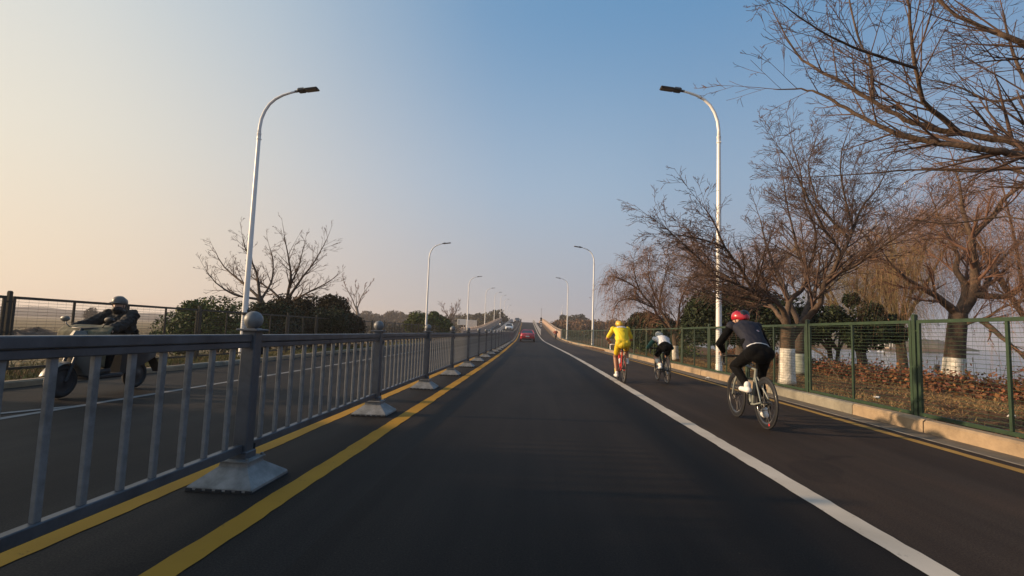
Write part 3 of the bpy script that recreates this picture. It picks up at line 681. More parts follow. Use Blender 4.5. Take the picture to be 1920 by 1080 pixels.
# the left-hand bare trees
tree('spreading bare tree rising out of the big dark bush on the left verge', at(536, 628, 26),
     (t1([(533, 640, 26), (535, 610, 26), (536, 580, 26), (537, 562, 26)]), [.24, .2, .18, .16]),
     [(t1([(537, 566, 26), (560, 530, 26.4), (590, 490, 27), (612, 450, 27.4)]), .09, .014, 16, 1.19, 3),
      (t1([(537, 564, 26), (545, 520, 25.6), (540, 480, 25.2), (533, 440, 25)]), .09, .014, 15, 1.11, 3),
      (t1([(536, 572, 26), (575, 550, 25.4), (605, 535, 25), (628, 520, 24.6)]), .07, .012, 15, 0.95, 3),
      (t1([(536, 572, 26), (510, 545, 26.4), (480, 525, 27), (455, 505, 27.4)]), .08, .012, 15, 0.95, 3),
      (t1([(540, 545, 25.8), (560, 500, 25.5), (570, 460, 25.3)]), .06, .012, 12, 0.87, 3)],
     dict(CH, ref=1.5, rmin=.006, up=.04, kids=3.4, wob=.06), 21, bark=BARKD, twig=TWIG)
tree('spreading bare tree behind the left lamp pole, crown reaching furthest left', at(492, 625, 24),
     (t1([(500, 640, 24), (496, 600, 24), (490, 570, 24), (486, 556, 24)]), [.2, .17, .15, .13]),
     [(t1([(487, 560, 24), (455, 530, 24.4), (420, 500, 25), (403, 470, 25.3)]), .08, .012, 16, 1.03, 3),
      (t1([(487, 560, 24), (480, 510, 24), (462, 470, 23.8), (455, 445, 23.6)]), .08, .012, 14, 0.95, 3),
      (t1([(487, 562, 24), (440, 552, 23.4), (405, 530, 23), (385, 505, 22.7)]), .07, .010, 15, 0.87, 3),
      (t1([(488, 565, 24), (508, 530, 24.3), (512, 490, 24.6), (505, 462, 24.8)]), .07, .012, 12, 0.95, 3)],
     dict(CH, ref=1.4, rmin=.006, up=.04, kids=3.4, wob=.06), 22, bark=BARKD, twig=TWIG)
tree('small thin bare sapling with upright branches between the two round bushes', at(672, 640, 36),
     (t1([(671, 655, 36), (672, 630, 36), (671, 590, 36), (668, 575, 36)]), [.13, .11, .09, .08]),
     [(t1([(668, 580, 36), (660, 560, 36), (652, 545, 36), (645, 530, 36)]), .05, .012, 5, .8, 2),
      (t1([(669, 582, 36), (676, 560, 36), (685, 545, 36), (693, 535, 36)]), .05, .012, 5, .8, 2),
      (t1([(670, 590, 36), (655, 570, 36), (640, 560, 36)]), .04, .012, 4, .7, 2),
      (t1([(668, 578, 36), (668, 560, 36), (667, 540, 36)]), .04, .012, 4, .7, 2)],
     dict(CH, ref=1.0, rmin=.012, up=.1, kids=3), 23, bark=mat('pale_bark', (.25, .20, .16), .9, var=.3), twig=TWIGR)
tree('thin bare tree standing beyond the low round bush near the board screen', at(846, 625, 75),
     (t1([(846, 640, 75), (846, 615, 75), (845, 600, 75)]), [.14, .12, .1]),
     [(t1([(845, 602, 75), (838, 590, 75), (832, 580, 75)]), .07, .03, 5, 1.4, 2), (t1([(845, 602, 75), (853, 588, 75), (858, 576, 75)]), .07, .03, 5, 1.4, 2), (t1([(845, 600, 75), (846, 586, 75)]), .06, .03, 4, 1.4, 2)],
     dict(CH, ref=1.4, rmin=.016, kids=4, up=.08), 24, bark=BARKD, twig=TWIGR)

# ------------------------------------------------------------------ willows: limbs, then long hanging shoots
WT = mat('willow_shoot', (.24, .125, .07), .85, island=.3)
WTY = mat('yellow_willow_shoot', (.24, .17, .07), .85, island=.3)
def hang(name, tips, seed, per, ln, r, m, parent, loc, leafy=0):
    rng = random.Random(seed); mb = MB(); lc = []
    for (p, d) in tips:
        for _ in range(per):
            q = p-loc+rv(rng)*.12; dd = (d*.5+rv(rng)*.45+V((0, 0, .1))).normalized(); L_ = ln*rng.uniform(.35, 1.25); n = 6; pts = [q.copy()]
            for i in range(n):
                dd = (dd+V((0, 0, -.55))+rv(rng)*.10).normalized(); q = q+dd*(L_/n); pts.append(q.copy())
                if leafy and rng.random() < leafy: lc.append(q+rv(rng)*.03)
            mb.tube(pts, [r*(1-.1*i) for i in range(n+1)], 3, False)
    mb.build(name, m, parent, fix=False)
    if lc:
        r2 = np.random.default_rng(seed); quads_np('remaining_leaves', leaves(np.array([tuple(c) for c in lc]), .09*(1 if r < .006 else 1.6), r2, aspect=.3), m, parent)
WP = dict(CH, up=.06, lr=.6, ang=(20, 48), wob=.14)
WT5, tp = tree('old thick willow with whitewashed base and gnarled limbs standing at the lake edge', at(1790, 705, 17.3),
     (t1([(1789, 716, 17.3), (1789, 690, 17.3), (1792, 640, 17.3), (1797, 588, 17.3)]), [.36, .30, .27, .25]),
     [(t1([(1796, 590, 17.3), (1776, 572, 17.2), (1750, 552, 17.0), (1722, 536, 16.8), (1690, 515, 16.5), (1660, 480, 16.2)]), .16, .02, 11, 1.2, 2),
      (t1([(1797, 592, 17.3), (1811, 541, 17.4), (1792, 505, 17.6), (1795, 475, 17.8), (1770, 430, 18.0), (1750, 380, 18.2)]), .15, .02, 10, 1.2, 2),
      (t1([(1800, 592, 17.3), (1826, 549, 17.2), (1827, 490, 17.0), (1823, 444, 16.8), (1862, 405, 16.5), (1881, 374, 16.3), (1920, 343, 16.0), (1950, 300, 15.8)]), .17, .025, 12, 1.2, 2),
      (t1([(1823, 444, 16.8), (1805, 395, 16.9), (1800, 350, 17.0), (1790, 310, 17.2)]), .08, .02, 8, 1.2, 2),
      (t1([(1826, 552, 17.2), (1860, 556, 17.0), (1897, 553, 16.7), (1935, 520, 16.4), (1980, 480, 16.2)]), .13, .03, 9, 1.2, 2),
      (t1([(1797, 620, 17.3), (1812, 607, 17.1), (1850, 595, 16.6), (1881, 576, 16.2), (1930, 560, 15.8)]), .07, .02, 8, 1.0, 2),
      (t1([(1843, 552, 17.1), (1858, 515, 17.4), (1881, 483, 17.8), (1920, 450, 18.2)]), .09, .02, 9, 1.2, 2),
      (t1([(1840, 600, 16.9), (1870, 625, 16.4), (1905, 655, 16.0), (1940, 690, 15.7)]), .10, .03, 6, .8, 2)],
     dict(WP, ref=1.2, rmin=.006), 31, white=(0, .58), name='willow_tree', twig=TWIGR)
hang('hanging_shoots', tp, 5, 2, 1.5, .0028, WT, WT5, V(at(1790, 705, 17.3)), .06)
W1, tp = tree('bare willow with drooping pale shoots behind the fence, right of the cyclist in yellow', at(1267, 672, 24),
     (t1([(1268, 680, 24), (1266, 665, 24), (1266, 645, 24), (1264, 625, 24)]), [.17, .14, .13, .12]),
     [(t1([(1264, 632, 24), (1250, 600, 24.3), (1237, 577, 24.6), (1240, 545, 25), (1248, 515, 25.3), (1255, 495, 25.5)]), .08, .012, 14, 0.95, 2),
      (t1([(1263, 628, 24), (1235, 595, 23.8), (1226, 578, 23.6), (1200, 545, 23.2), (1190, 515, 23), (1188, 495, 22.8)]), .08, .012, 15, 0.95, 2),
      (t1([(1226, 578, 23.6), (1205, 568, 23.2), (1180, 560, 22.8), (1158, 568, 22.5), (1152, 585, 22.4)]), .045, .010, 12, 0.63, 2),
      (t1([(1200, 545, 23.2), (1178, 530, 23), (1155, 520, 22.7), (1147, 530, 22.6)]), .04, .010, 12, 0.63, 2),
      (t1([(1238, 572, 24.6), (1222, 540, 24.8), (1215, 505, 25), (1218, 488, 25.1)]), .05, .012, 12, 0.95, 2),
      (t1([(1265, 635, 24), (1272, 600, 24.2), (1276, 565, 24.4), (1290, 535, 24.6), (1300, 515, 24.8)]), .07, .012, 15, 0.95, 2),
      (t1([(1272, 600, 24.2), (1290, 580, 24), (1308, 570, 23.8)]), .04, .010, 10, 0.63, 2),
      (t1([(1266, 640, 24), (1280, 615, 23.6), (1294, 600, 23.3), (1300, 585, 23.2)]), .04, .010, 10, 0.63, 2)],
     dict(WP, ref=.9, rmin=.0075), 32, white=(-.05, .58), name='willow_tree', twig=TWIGR)
hang('hanging_shoots', tp, 6, 3, .95, .0034, WT, W1, V(at(1267, 672, 24)), .08)
def far_willow(label, px, Y, top, halfw, seed, m, n=1):
    b = at(px, 0, Y); base = V((b.x, Y, ground_z(b.x, Y))); h = at(px, top, Y).z-base.z; rng = random.Random(seed)
    tr = [base+V((0, 0, -.2)), base+V((.1, 0, h*.2)), base+V((0, .1, h*.4))]; lim = []
    for k in range(7):
        a = 2*math.pi*k/7+rng.random(); o = V((math.cos(a), math.sin(a), 0))*halfw
        lim.append(([tr[-1]+V((0, 0, -.3)), tr[-1]+o*.3+V((0, 0, h*.16)), tr[-1]+o*.62+V((0, 0, h*.36)), tr[-1]+o*.9+V((0, 0, h*.5*rng.uniform(.8, 1.1)))], .1, .02, 9, 1.3, 2))
    t, tp = tree(label, base, (tr, [.3, .25, .2]), lim, dict(WP, ref=1.4, rmin=.009), seed, name='willow_tree', twig=TWIGR, bark=BARKD)
    hang('hanging_shoots', tp, seed, 3, h*.28, .0042, m, t, base, .12)
far_willow('yellowish willow with dense hanging shoots above the two-stemmed evergreen', 1600, 25, 455, 2.6, 41, WTY)
far_willow('orange-brown willow between the whitewashed tree and the old thick willow', 1668, 27, 360, 3.6, 42, WT)
far_willow('orange-brown willow behind the tall lakeside lamp', 1385, 28, 445, 3.2, 43, WT)
far_willow('reddish willow at the right edge behind the old thick willow', 1905, 24, 300, 3.6, 44, WT)

# ------------------------------------------------------------------ evergreen bushes and small trees
LFD = mat('dark_evergreen_leaf', (.024, .032, .013), .6, island=.6, spec=.15)
LFG = mat('green_leaf', (.070, .088, .020), .6, island=.6, spec=.15)
LFB = mat('bronze_leaf', (.032, .025, .012), .65, island=.6, spec=.12)
def blobs(rng, n, c, r, flat=.0):
    """lumps over a dome: (centre, radius)"""
    o = []
    for _ in range(n):
        d = rng.normal(size=3); d[2] = abs(d[2])*.9-.15; d /= np.linalg.norm(d); o.append((np.array(c)+d*np.array(r)*rng.uniform(.55, .8), rng.uniform(.26, .46)*min(r[0], r[2])))
    return o
def crown_points(rng, bl, n, zmin=0.):
    """points near the surface of the lumps, a third of them deeper in"""
    k = rng.integers(0, len(bl), n); C = np.array([b[0] for b in bl])[k]; R = np.array([b[1] for b in bl])[k]
    d = rng.normal(size=(n, 3)); d /= np.linalg.norm(d, axis=1)[:, None]; rad = np.where(rng.random(n) < .7, rng.uniform(.82, 1.1, n), rng.uniform(.3, .85, n))
    P = C+d*(R*rad)[:, None]; ok = P[:, 2] > zmin; return P[ok], d[ok]
def bush(label, loc, r, n, leaf, size, seed, cat='bush', name='round_bush', group=None, stems=5, nb=26, trunk=None, low=.04):
    """loc: foot of the plant; r: half-widths; the crown rests on a bundle of stems"""
    t = empty(name, loc, 0, label, cat, group); rng = np.random.default_rng(seed); pr = random.Random(seed)
    c = (0, 0, r[2]*.42 if trunk is None else trunk); bl = blobs(rng, nb, c, (r[0], r[1], r[2]*.72))
    bl.append((np.array(c), min(r)*.62)); P, d = crown_points(rng, bl, n, low); quads_np('crown', leaves(P, size, rng, up=.4, out=d), leaf, t)
    core = MB()
    for b in bl: core.ell(tuple(b[0]), float(b[1])*.78, n=8, m=6)
    mb = MB()
    for k in range(stems):
        a = 2*math.pi*k/stems; o = V((math.cos(a)*r[0]*.5, math.sin(a)*r[1]*.5, c[2]+r[2]*.25)); o = o*pr.uniform(.7, 1.1); s0 = V((math.cos(a)*.08, math.sin(a)*.08, -.1))
        s_ = MB(); s_.tube(smooth([s0, s0*1.5+V((0, 0, c[2]*.45)), o*.6+V((0, 0, .1)), o]), [.07*(1-.06*q) for q in range(13)], 7); s_.build('stem', BARKD, t, 'all')
    return t
def gp(px, Y, dx=0): p = at(px, 600, Y); return V((p.x+dx, Y, ground_z(p.x+dx, Y)))
bush('broad sunlit green bush behind the first left lamp pole', gp(415, 21.5), (2.6, 2.3, 2.4), 30000, LFG, .125, 51)
bush('dark green bush filling the gap between lamp pole and big dark bush', gp(505, 22.5), (2.0, 2.0, 1.9), 20000, LFD, .125, 52)
bush('large dark rounded bush below the spreading bare tree', gp(585, 26), (2.7, 2.7, 2.5), 36000, LFB, .14, 53, nb=30)
for k_, (x_, y_, h_) in enumerate(((-12.4, -2.6, 3.5), (-13.0, -.2, 3.8), (-12.5, 2.1, 3.7), (-13.0, 4.1, 3.6))):  # unseen bushes left of the view, added to cast shade on the near road
    bush(('unseen evergreen bush added to shade the near road, level with the rear of the road', 'tall unseen evergreen bush added to shade the near road, middle of its row', 'unseen evergreen bush added to shade the near road, third of its row', 'unseen evergreen bush added to shade the near road, last before the open field')[k_], (x_, y_, ground_z(x_, y_)), (2.2, 2.2, h_), 17000, LFD, .2, 60+k_, group='unseen evergreen bushes added to shade the near road')
bush('low round dark bush beside the second left lamp', gp(804, 55), (3.0, 3.0, 2.7), 16000, LFG, .24, 54)
bush('low clipped bush in the shade under the dark fence', gp(625, 24, -.2), (1.2, 1.3, 1.9), 5000, LFD, .12, 55)
bush('rounded dark evergreen beneath the bare willow', gp(1222, 31), (2.1, 1.9, 2.2), 22000, LFD, .16, 56, low=.1)
bush('tall dark evergreen behind the lakeside lamp pole', gp(1352, 20.5), (1.6, 1.6, 2.5), 22000, LFD, .12, 57, name='evergreen_tree', cat='tree', trunk=1.5, low=.75)
bush('dark evergreen behind the red helmet of the cyclist in navy', gp(1435, 20), (1.8, 1.5, 2.2), 20000, LFD, .12, 58, name='evergreen_tree', cat='tree', trunk=1.45, low=.7)
# layered evergreen on two whitewashed stems
ev = empty('evergreen_tree', gp(1566, 19.7), 0, 'layered evergreen tree on two slim whitewashed stems by the lake', 'tree'); rng = np.random.default_rng(61); pr = random.Random(61)
bl = []
for k in range(34):
    a = pr.uniform(0, 6.28); rr_ = pr.uniform(.1, 1.0)**.6*1.85; zz = 1.05+pr.random()**.8*(2.1-.75*rr_); bl.append((np.array((math.cos(a)*rr_+.15, math.sin(a)*rr_, zz)), pr.uniform(.26, .44)))
for q, zz in ((1.7, 1.55), (2.15, 1.7), (1.9, 1.95), (2.3, 1.45), (1.2, 2.3), (.7, 2.75)): bl.append((np.array((q, pr.uniform(-.5, .5), zz)), .28))
P, d = crown_points(rng, bl, 22000, .3); P[:, 2] = np.where(True, P[:, 2], P[:, 2]); quads_np('crown', leaves(P, .11, rng, up=.8, out=d*.5), LFD, ev)
for dx, dy, r_ in ((-.2, 0, .085), (.2, .25, .07)):
    mb = MB(); s0 = V((dx, dy, -.1)); top = V((dx*1.2, dy, .85)); mb.tube([s0, V((dx, dy, .5)), top], [r_*1.15, r_, r_*.95], 12); tk = mb.build('trunk', BARKD, ev, 'all')
    wb = MB(); wb.tube([V((dx, dy, -.02)), V((dx, dy, .3)), V((dx*1.05, dy, .52))], [r_*1.2, r_*1.07, r_*1.05], 14); wb.build('limewashed_base', LIME, tk, 'all')
    for k in range(6):
        a = pr.uniform(0, 6.28); o = top+V((math.cos(a)*1.1, math.sin(a)*.9, pr.uniform(.5, 1.5))); lb = MB(); lb.tube(smooth([top-V((0, 0, .1)), top.lerp(o, .4)+V((0, 0, .08)), o]), [.05-.0045*q for q in range(9)], 6); lb.build('limb', BARKD, ev, 'all')

# ------------------------------------------------------------------ ground cover
rng = np.random.default_rng(7); pr = random.Random(7)
DRY = mat('russet_leaf', (.20, .075, .032), .8, island=.55); DRY2 = mat('straw_blade', (.30, .19, .085), .9, island=.5)
pts = []
for k in range(900):
    Y = 7+pr.random()**1.4*32; X = shore(Y)-1.6+pr.gauss(0, .45)+.35*wob(Y*.8, 3, 1.)
    if pr.random() < .12: X -= 1.
    h = pr.uniform(.18, .50); c = np.array((X, Y, ground_z(X, Y)+h*.45)); n_ = 40
    q = rng.normal(size=(n_, 3))*np.array((.2, .2, h*.34)); pts.append(c+q)
P = np.concatenate(pts); P = P[P[:, 2] > -.1]
hd = quads_np('dry_shrubbery', leaves(P, .095, rng, up=.5), DRY); tag(hd, 'low russet shrubs with withered leaves along the edge of the lake', 'shrubs', kind='stuff')
gh = []
for k in range(260):
    Y = 27+pr.random()*26; X = 7.6+pr.gauss(0, .5)+(Y-27)*.08; h = pr.uniform(.5, .95); gh.append(np.array((X, Y, ground_z(X, Y)+h*.5))+rng.normal(size=(40, 3))*np.array((.3, .3, h*.3)))
tag(quads_np('green_shrubbery', leaves(np.concatenate(gh), .13, rng, up=.5), LFG), 'low green shrubs behind the fence beyond the cyclist in yellow', 'shrubs', kind='stuff')
# fallen leaves and bits on the verge
n = 26000; Y = 3+rng.random(n)**1.5*36; X = 5.7+rng.random(n)**.9*6.0; X = np.where(X > 11.6+.2*(Y > 22)*(Y-22), 5.7+rng.random(n)*5.5, X)
Zg = np.array([ground_z(a, b) for a, b in zip(X, Y)]); C = np.stack([X, Y, Zg+.012+.02*rng.random(n)], 1)
tag(quads_np('leaf_litter', leaves(C, .038, rng, up=2.6, aspect=.6), mat('fallen_leaf', (.15, .075, .034), .9, island=.6)), 'brown fallen leaves strewn over the lakeside verge', 'leaf litter', kind='stuff')
def blades(n, X, Y, h, wd, m, name, label, lean=.5):
    Zg = np.array([ground_z(a, b) for a, b in zip(X, Y)]); b = np.stack([X, Y, Zg-.01], 1); a = rng.random(n)*6.283; d = np.stack([np.cos(a), np.sin(a), np.zeros(n)], 1)*wd
    hh = h*(.5+rng.random(n)); tip = b+np.stack([rng.normal(size=n)*lean*hh, rng.normal(size=n)*lean*hh, hh], 1)
    return tag(quads_np(name, np.stack([b-d, b+d, tip], 1), m, k=3), label, 'grass', kind='stuff')
n = 30000; blades(n, -8.5-rng.random(n)*2.2, 3+rng.random(n)**1.3*42, .10, .007, mat('verge_grass', (.14, .125, .035), .9, island=.5), 'verge_grass', 'short yellow-green grass on the left verge beneath the dark fence')
n = 24000; cl = rng.random((160, 2)); k_ = rng.integers(0, 160, n); blades(n, 5.95+cl[k_, 0]*5.6+rng.normal(size=n)*.16, 3+cl[k_, 1]**1.3*30+rng.normal(size=n)*.6, .075, .006, DRY2, 'dry_grass', 'sparse dry grass on the lakeside verge', .9)
n = 26000; blades(n, -13-rng.random(n)**1.7*60, 6+rng.random(n)*90, .22, .03, mat('field_stubble', (.25, .18, .095), .95, island=.45), 'field_grass', 'dry brown grass covering the fields on the left', .7)

# ------------------------------------------------------------------ people
SKIN = mat('tanned_skin', (.34, .17, .10), .5, spec=.4); SKINP = mat('pale_skin', (.50, .30, .21), .5)
def ik(a, b, l1, l2, bendv):
    a, b = V(a), V(b); d = b-a; D = d.length
    if D > (l1+l2)*.995: k = D/((l1+l2)*.995); l1 *= k; l2 *= k
    x = (D*D+l1*l1-l2*l2)/(2*D); h = math.sqrt(max(0, l1*l1-x*x)); u = d/D; q = V(bendv); q = (q-u*q.dot(u)).normalized()
    return a+u*x+q*h
def torso(mb, H, S, arch, wd, dp, gr=0.):
    """rings of an elliptical trunk from hip H to shoulder line S, arching by arch"""
    H, S = V(H), V(S); ax = (S-H).normalized(); nrm = V((1, 0, 0)).cross(ax).normalized()
    if nrm.z < 0 and abs(nrm.z) > .1: nrm = -nrm
    rings = []; n = 20
    for t, wx, dz in ((-.20, .45, .5), (-.13, .85, .85), (0, 1.0, 1.0), (.15, .97, .98), (.32, .90, .92), (.55, .97, .98), (.78, 1.10, 1.02), (.92, 1.08, .90), (1.02, .82, .72), (1.07, .4, .42)):
        c = H+(S-H)*t+nrm*(arch*math.sin(math.pi*min(1, max(0, t))))
        rings.append([c+V((1, 0, 0))*(math.cos(2*math.pi*j/n)*(wd*wx+gr))+nrm*(math.sin(2*math.pi*j/n)*(dp*dz+gr)) for j in range(n)])
    mb.loft(rings)
def hand(mb, w, fwd, curl, side, k=1.0):
    """palm and five fingers closing round a bar: w wrist, fwd along the hand, curl the way the fingers bend"""
    w, f, c = V(w), V(fwd).normalized(), V(curl).normalized(); s = f.cross(c).normalized()*side
    R = Matrix((s, f, c)).transposed(); mb.ell(w+f*.045*k, (.040*k, .052*k, .020*k), R, 12, 8)
    for i, (o, ln) in enumerate(((-.028, .072), (-.0095, .080), (.0095, .076), (.028, .062))):
        b = w+f*.085*k+s*(o*k); m1 = b+(f*.6+c*.55)*ln*.5*k; m2 = m1+(c*.95-f*.2)*ln*.42*k; m3 = m2+(-f*.75+c*.3)*ln*.3*k
        mb.capsule(b-f*.02, m1, .0098*k, .0092*k, 8); mb.capsule(m1, m2, .0092*k, .0085*k, 8); mb.capsule(m2, m3, .0085*k, .0075*k, 8)
    b = w+f*.03*k-s*.034*k; m1 = b+(f*.5-s*.55+c*.35)*.045*k; m2 = m1+(f*.5+s*.1+c*.7)*.034*k
    mb.capsule(b, m1, .0125*k, .0105*k, 8); mb.capsule(m1, m2, .0105*k, .0085*k, 8)
def head(mb, c, R, k=1.0):
    c = V(c); q = lambda x, y, z: c+R @ V((x, y, z))*k
    mb.ell(c, (.076*k, .098*k, .105*k), R, 20, 14); mb.ell(q(0, .03, -.055), (.056*k, .062*k, .062*k), R, 14, 10)
    mb.capsule(q(0, .09, .012), q(0, .112, -.025), .010*k, .016*k, 8); mb.ell(q(0, .088, -.062), (.024*k, .012*k, .009*k), R, 10, 6); mb.ell(q(0, .083, -.093), (.022*k, .016*k, .016*k), R, 10, 6)
    for s in (-1, 1):
        mb.ell(q(s*.077, -.005, -.01), (.010*k, .022*k, .032*k), R, 8, 6); mb.ell(q(s*.032, .083, .018), (.013*k, .01*k, .009*k), R, 8, 6); mb.ell(q(s*.03, .088, .036), (.022*k, .01*k, .007*k), R, 8, 6)
def limbs_(P):
    """joint positions of a riding figure"""
    J = {}
    for s, n in ((-1, 'l'), (1, 'r')):
        J['sh'+n] = V((s*P['shw'], P['S'][1], P['S'][2]-.015)); J['wr'+n] = V((s*P['grip'][0], P['grip'][1], P['grip'][2]))
        J['el'+n] = ik(J['sh'+n], J['wr'+n], .30*P['k'], .265*P['k'], P.get('elb', (s*.9, -.3, -.5)) if 'elb' not in P else (s*P['elb'][0], P['elb'][1], P['elb'][2]))
        J['hp'+n] = V((s*.092, P['H'][1]+.03, P['H'][2]-.03)); f = P['foot'+n]; J['an'+n] = V((s*f[0], f[1], f[2]))
        J['kn'+n] = ik(J['hp'+n], J['an'+n], .435*P['k'], .43*P['k'], (s*.12, 1, .35))
        J['toe'+n] = J['an'+n]+V((s*.02, .155, f[3]))
    return J
def rider(label, loc, rz, P, cloth, vox=.008, group=None):
    t = empty('person', loc, rz, label, 'person', group); J = limbs_(P); k = P['k']; H, S = P['H'], P['S']; C = cloth
    hc = V(P['head']); HR = Matrix.Rotation(math.radians(P.get('turn', 0)), 3, 'Z') @ Matrix.Rotation(math.radians(P.get('nod', -10)), 3, 'X')
    wd, dp = P.get('wd', .150), P.get('dp', .100)
    b = MB(); torso(b, H, S, P['arch'], wd, dp, -.014); b.capsule(V(S)+V((0, .0, .0)), hc+V((0, -.02, -.05)), .056*k, .05*k); head(b, hc, HR, .98)
    for n, s in (('l', -1), ('r', 1)):
        b.ell(J['sh'+n], .062*k); b.capsule(J['sh'+n], J['el'+n], .050*k, .040*k); b.capsule(J['el'+n], J['wr'+n], .041*k, .027*k)
        ge = (J['wr'+n]-J['el'+n]).normalized(); hand(b, J['wr'+n]-ge*.01, ge*.7+V((0, .75, -.1)), (0, .15, -1), s)
        b.capsule(J['hp'+n], J['kn'+n], .088*k, .056*k, 14); kn, an = J['kn'+n], J['an'+n]; mid = kn.lerp(an, .32)+V((0, -.02, 0))
        b.capsule(kn, mid, .054*k, .056*k, 12); b.capsule(mid, an, .055*k, .036*k, 12); b.capsule(an+V((0, -.03, -.05)), J['toe'+n], .036, .03, 12)
    body = remesh(b, vox, 'body', C['skin'], t, 2)
    g = C.get('puff', .010)
    j = MB(); torso(j, V(H).lerp(V(S), .10), S, P['arch'], wd, dp, g)
    sl = [MB(), MB()]
    for n in 'lr':
        j.ell(J['sh'+n], .062*k+g); e = J['sh'+n].lerp(J['el'+n], .78)
        if C['sleeve'] == 'short': j.capsule(J['sh'+n], e, .050*k+g, .044*k+g)
        else:
            m_ = j if C.get('sleeve_mat') is None else sl['lr'.index(n)]; w_ = J['el'+n].lerp(J['wr'+n], .93)
            m_.capsule(J['sh'+n], J['el'+n], .051*k+g, .042*k+g); m_.capsule(J['el'+n], w_, .042*k+g, .030*k+g)
    if C.get('collar', 1): j.capsule(V(S)+V((0, -.005, 0)), V(S).lerp(hc, .32), .062*k+g*.6, .058*k+g*.4)
    top = remesh(j, vox, C['top_name'], C['top'], t, 3, .5, C.get('fold', .004))
    for q_ in sl:
        if q_.v: remesh(q_, vox, 'sleeve', C['sleeve_mat'], top, 2, .5, .003)
    s_ = MB(); dn = (V(S)-V(H)).normalized(); torso(s_, V(H)-dn*.035, V(H).lerp(V(S), .42), P['arch']*.3, wd*.97, dp*.98, g*.8); s_.ell(V(H)-dn*.06+V((0, -.02, -.02)), (wd*.88, .115, .10))
    for n in 'lr':
        kn, an = J['kn'+n], J['an'+n]; q = kn if C['legs'] == 'long' else J['hp'+n].lerp(kn, C.get('leg_len', .66))
        s_.ell(J['hp'+n]+V((0, -.06, .01)), (.105*k, .11*k, .10*k)); s_.capsule(J['hp'+n], q, .090*k+g*.6, .058*k+g*.7+(0 if C['legs'] == 'long' else .010), 14)
        if C['legs'] == 'long':
            mid = kn.lerp(an, .32)+V((0, -.02, 0)); s_.capsule(kn, mid, .056*k+g*.6, .057*k+g*.6, 12); s_.capsule(mid, kn.lerp(an, .93), .057*k+g*.6, .040*k+g*.5, 12)
    remesh(s_, vox, C['leg_name'], C['leg'], t, 2, .5, .003)
    for n in 'lr':
        an, toe = J['an'+n], J['toe'+n]; d = (toe-an).normalized()
        sh = MB(); sh.capsule(an+V((0, -.035, -.052)), toe+V((0, .01, .002)), .043, .036, 12); sh.capsule(an+V((0, 0, .02)), an+V((0, 0, -.05)), .047, .043, 12); so_ = remesh(sh, vox*.8, 'shoe', C['shoe'], t, 2)
        u = MB(); u.tube([an+V((0, -.06, -.088)), toe+V((0, .03, -.030))], [.030, .034], 10, True, 0, .32); u.build('sole', RUB, so_)
        if C.get('sock'):
            so2 = MB(); so2.capsule(J['kn'+n].lerp(an, 1-C['sock_len']), an+V((0, 0, -.02)), .036+.045*C['sock_len'], .043, 12); remesh(so2, vox, 'sock', C['sock'], t, 2)
    # helmet
    if C.get('helmet'):
        hp = MB(); n = 20; q = lambda x, y, z: hc+HR @ V((x*.94, y*.94, z*.95))
        rings = []
        for i, (z, rx, ry) in enumerate(((-.012, .098, .128), (.005, .104, .134), (.035, .106, .136), (.07, .100, .128), (.10, .082, .106), (.122, .052, .07), (.13, .015, .02))):
            rings.append([q(rx*math.cos(2*math.pi*jj/n), ry*math.sin(2*math.pi*jj/n)-.012-(.014 if math.sin(2*math.pi*jj/n) < -.5 else 0), z+.030+(-.02 if math.sin(2*math.pi*jj/n) < -.3 else 0)) for jj in range(n)])
        hp.loft(rings); hl = hp.build('helmet', C['helmet'], t, 'all')
        if C.get('vents'):
            for x in (-.062, -.031, 0, .031, .062):
                for y0, y1 in ((-.118, -.055), (-.03, .04)):
                    vt = MB(); zz = lambda x_, y_: .03+.134*math.sqrt(max(.05, 1-(x_/.108)**2-((y_+.012)/.140)**2))
                    vt.tube([q(x*1.02, y0+abs(x)*.35, zz(x, y0+abs(x)*.35)-.012), q(x, (y0+y1)/2, zz(x, (y0+y1)/2)-.006), q(x*.95, y1, zz(x, y1)-.008)], [.006, .0105, .006], 6); vt.build('vent', C['vents'], hl, fix=False)
        if C.get('panel'):
            pn = MB(); pn.ell(q(.018, -.078, .064), (.099, .076, .090), HR, 18, 12); pn.build('helmet_panel', C['panel'], hl, 'all')
        if C.get('peak'): pk = MB(); pk.ell(q(0, .125, .05), (.085, .06, .012), HR, 16, 6); pk.build('visor_peak', C['helmet'], hl, 'all')
        st = MB()
        for s in (-1, 1): st.tube([q(s*.092, .03, .02), q(s*.075, .02, -.06), q(0, .05, -.125)], .005, 4); st.tube([q(s*.09, -.06, .01), q(s*.076, .01, -.05)], .005, 4)
        st.build('strap', RUB, hl, fix=False)
    if C.get('mask'): mk = MB(); mk.ell(hc+HR @ V((0, .04, -.06)), (.078, .078, .062), HR, 14, 10); mk.ell(hc+HR @ V((0, -.01, -.10)), (.085, .09, .06), HR, 14, 10); remesh(mk, .01, 'face_scarf', C['mask'], t, 1)
    if C.get('hair'): hr = MB(); hr.ell(hc+HR @ V((0, -.035, -.012)), (.080, .075, .10), HR, 14, 10); hr.build('hair', C['hair'], t, 'all')
    return t, J, top
def on_cloth(top, pts_local, faces, name, m, dirv, parent, off=.004):
    """flat print laid on a garment: vertices dropped onto its surface along dirv"""
    me = top.data; bv = BVHTree.FromPolygons([v.co.copy() for v in me.vertices], [tuple(p.vertices) for p in me.polygons]); d = V(dirv).normalized(); vs = []
    for p in pts_local:
        h = bv.ray_cast(V(p)-d*.6, d, 1.2); vs.append((h[0]-d*off) if h[0] else V(p))
    mb = MB(); mb.add(vs, faces); return mb.build(name, m, parent, fix=False)
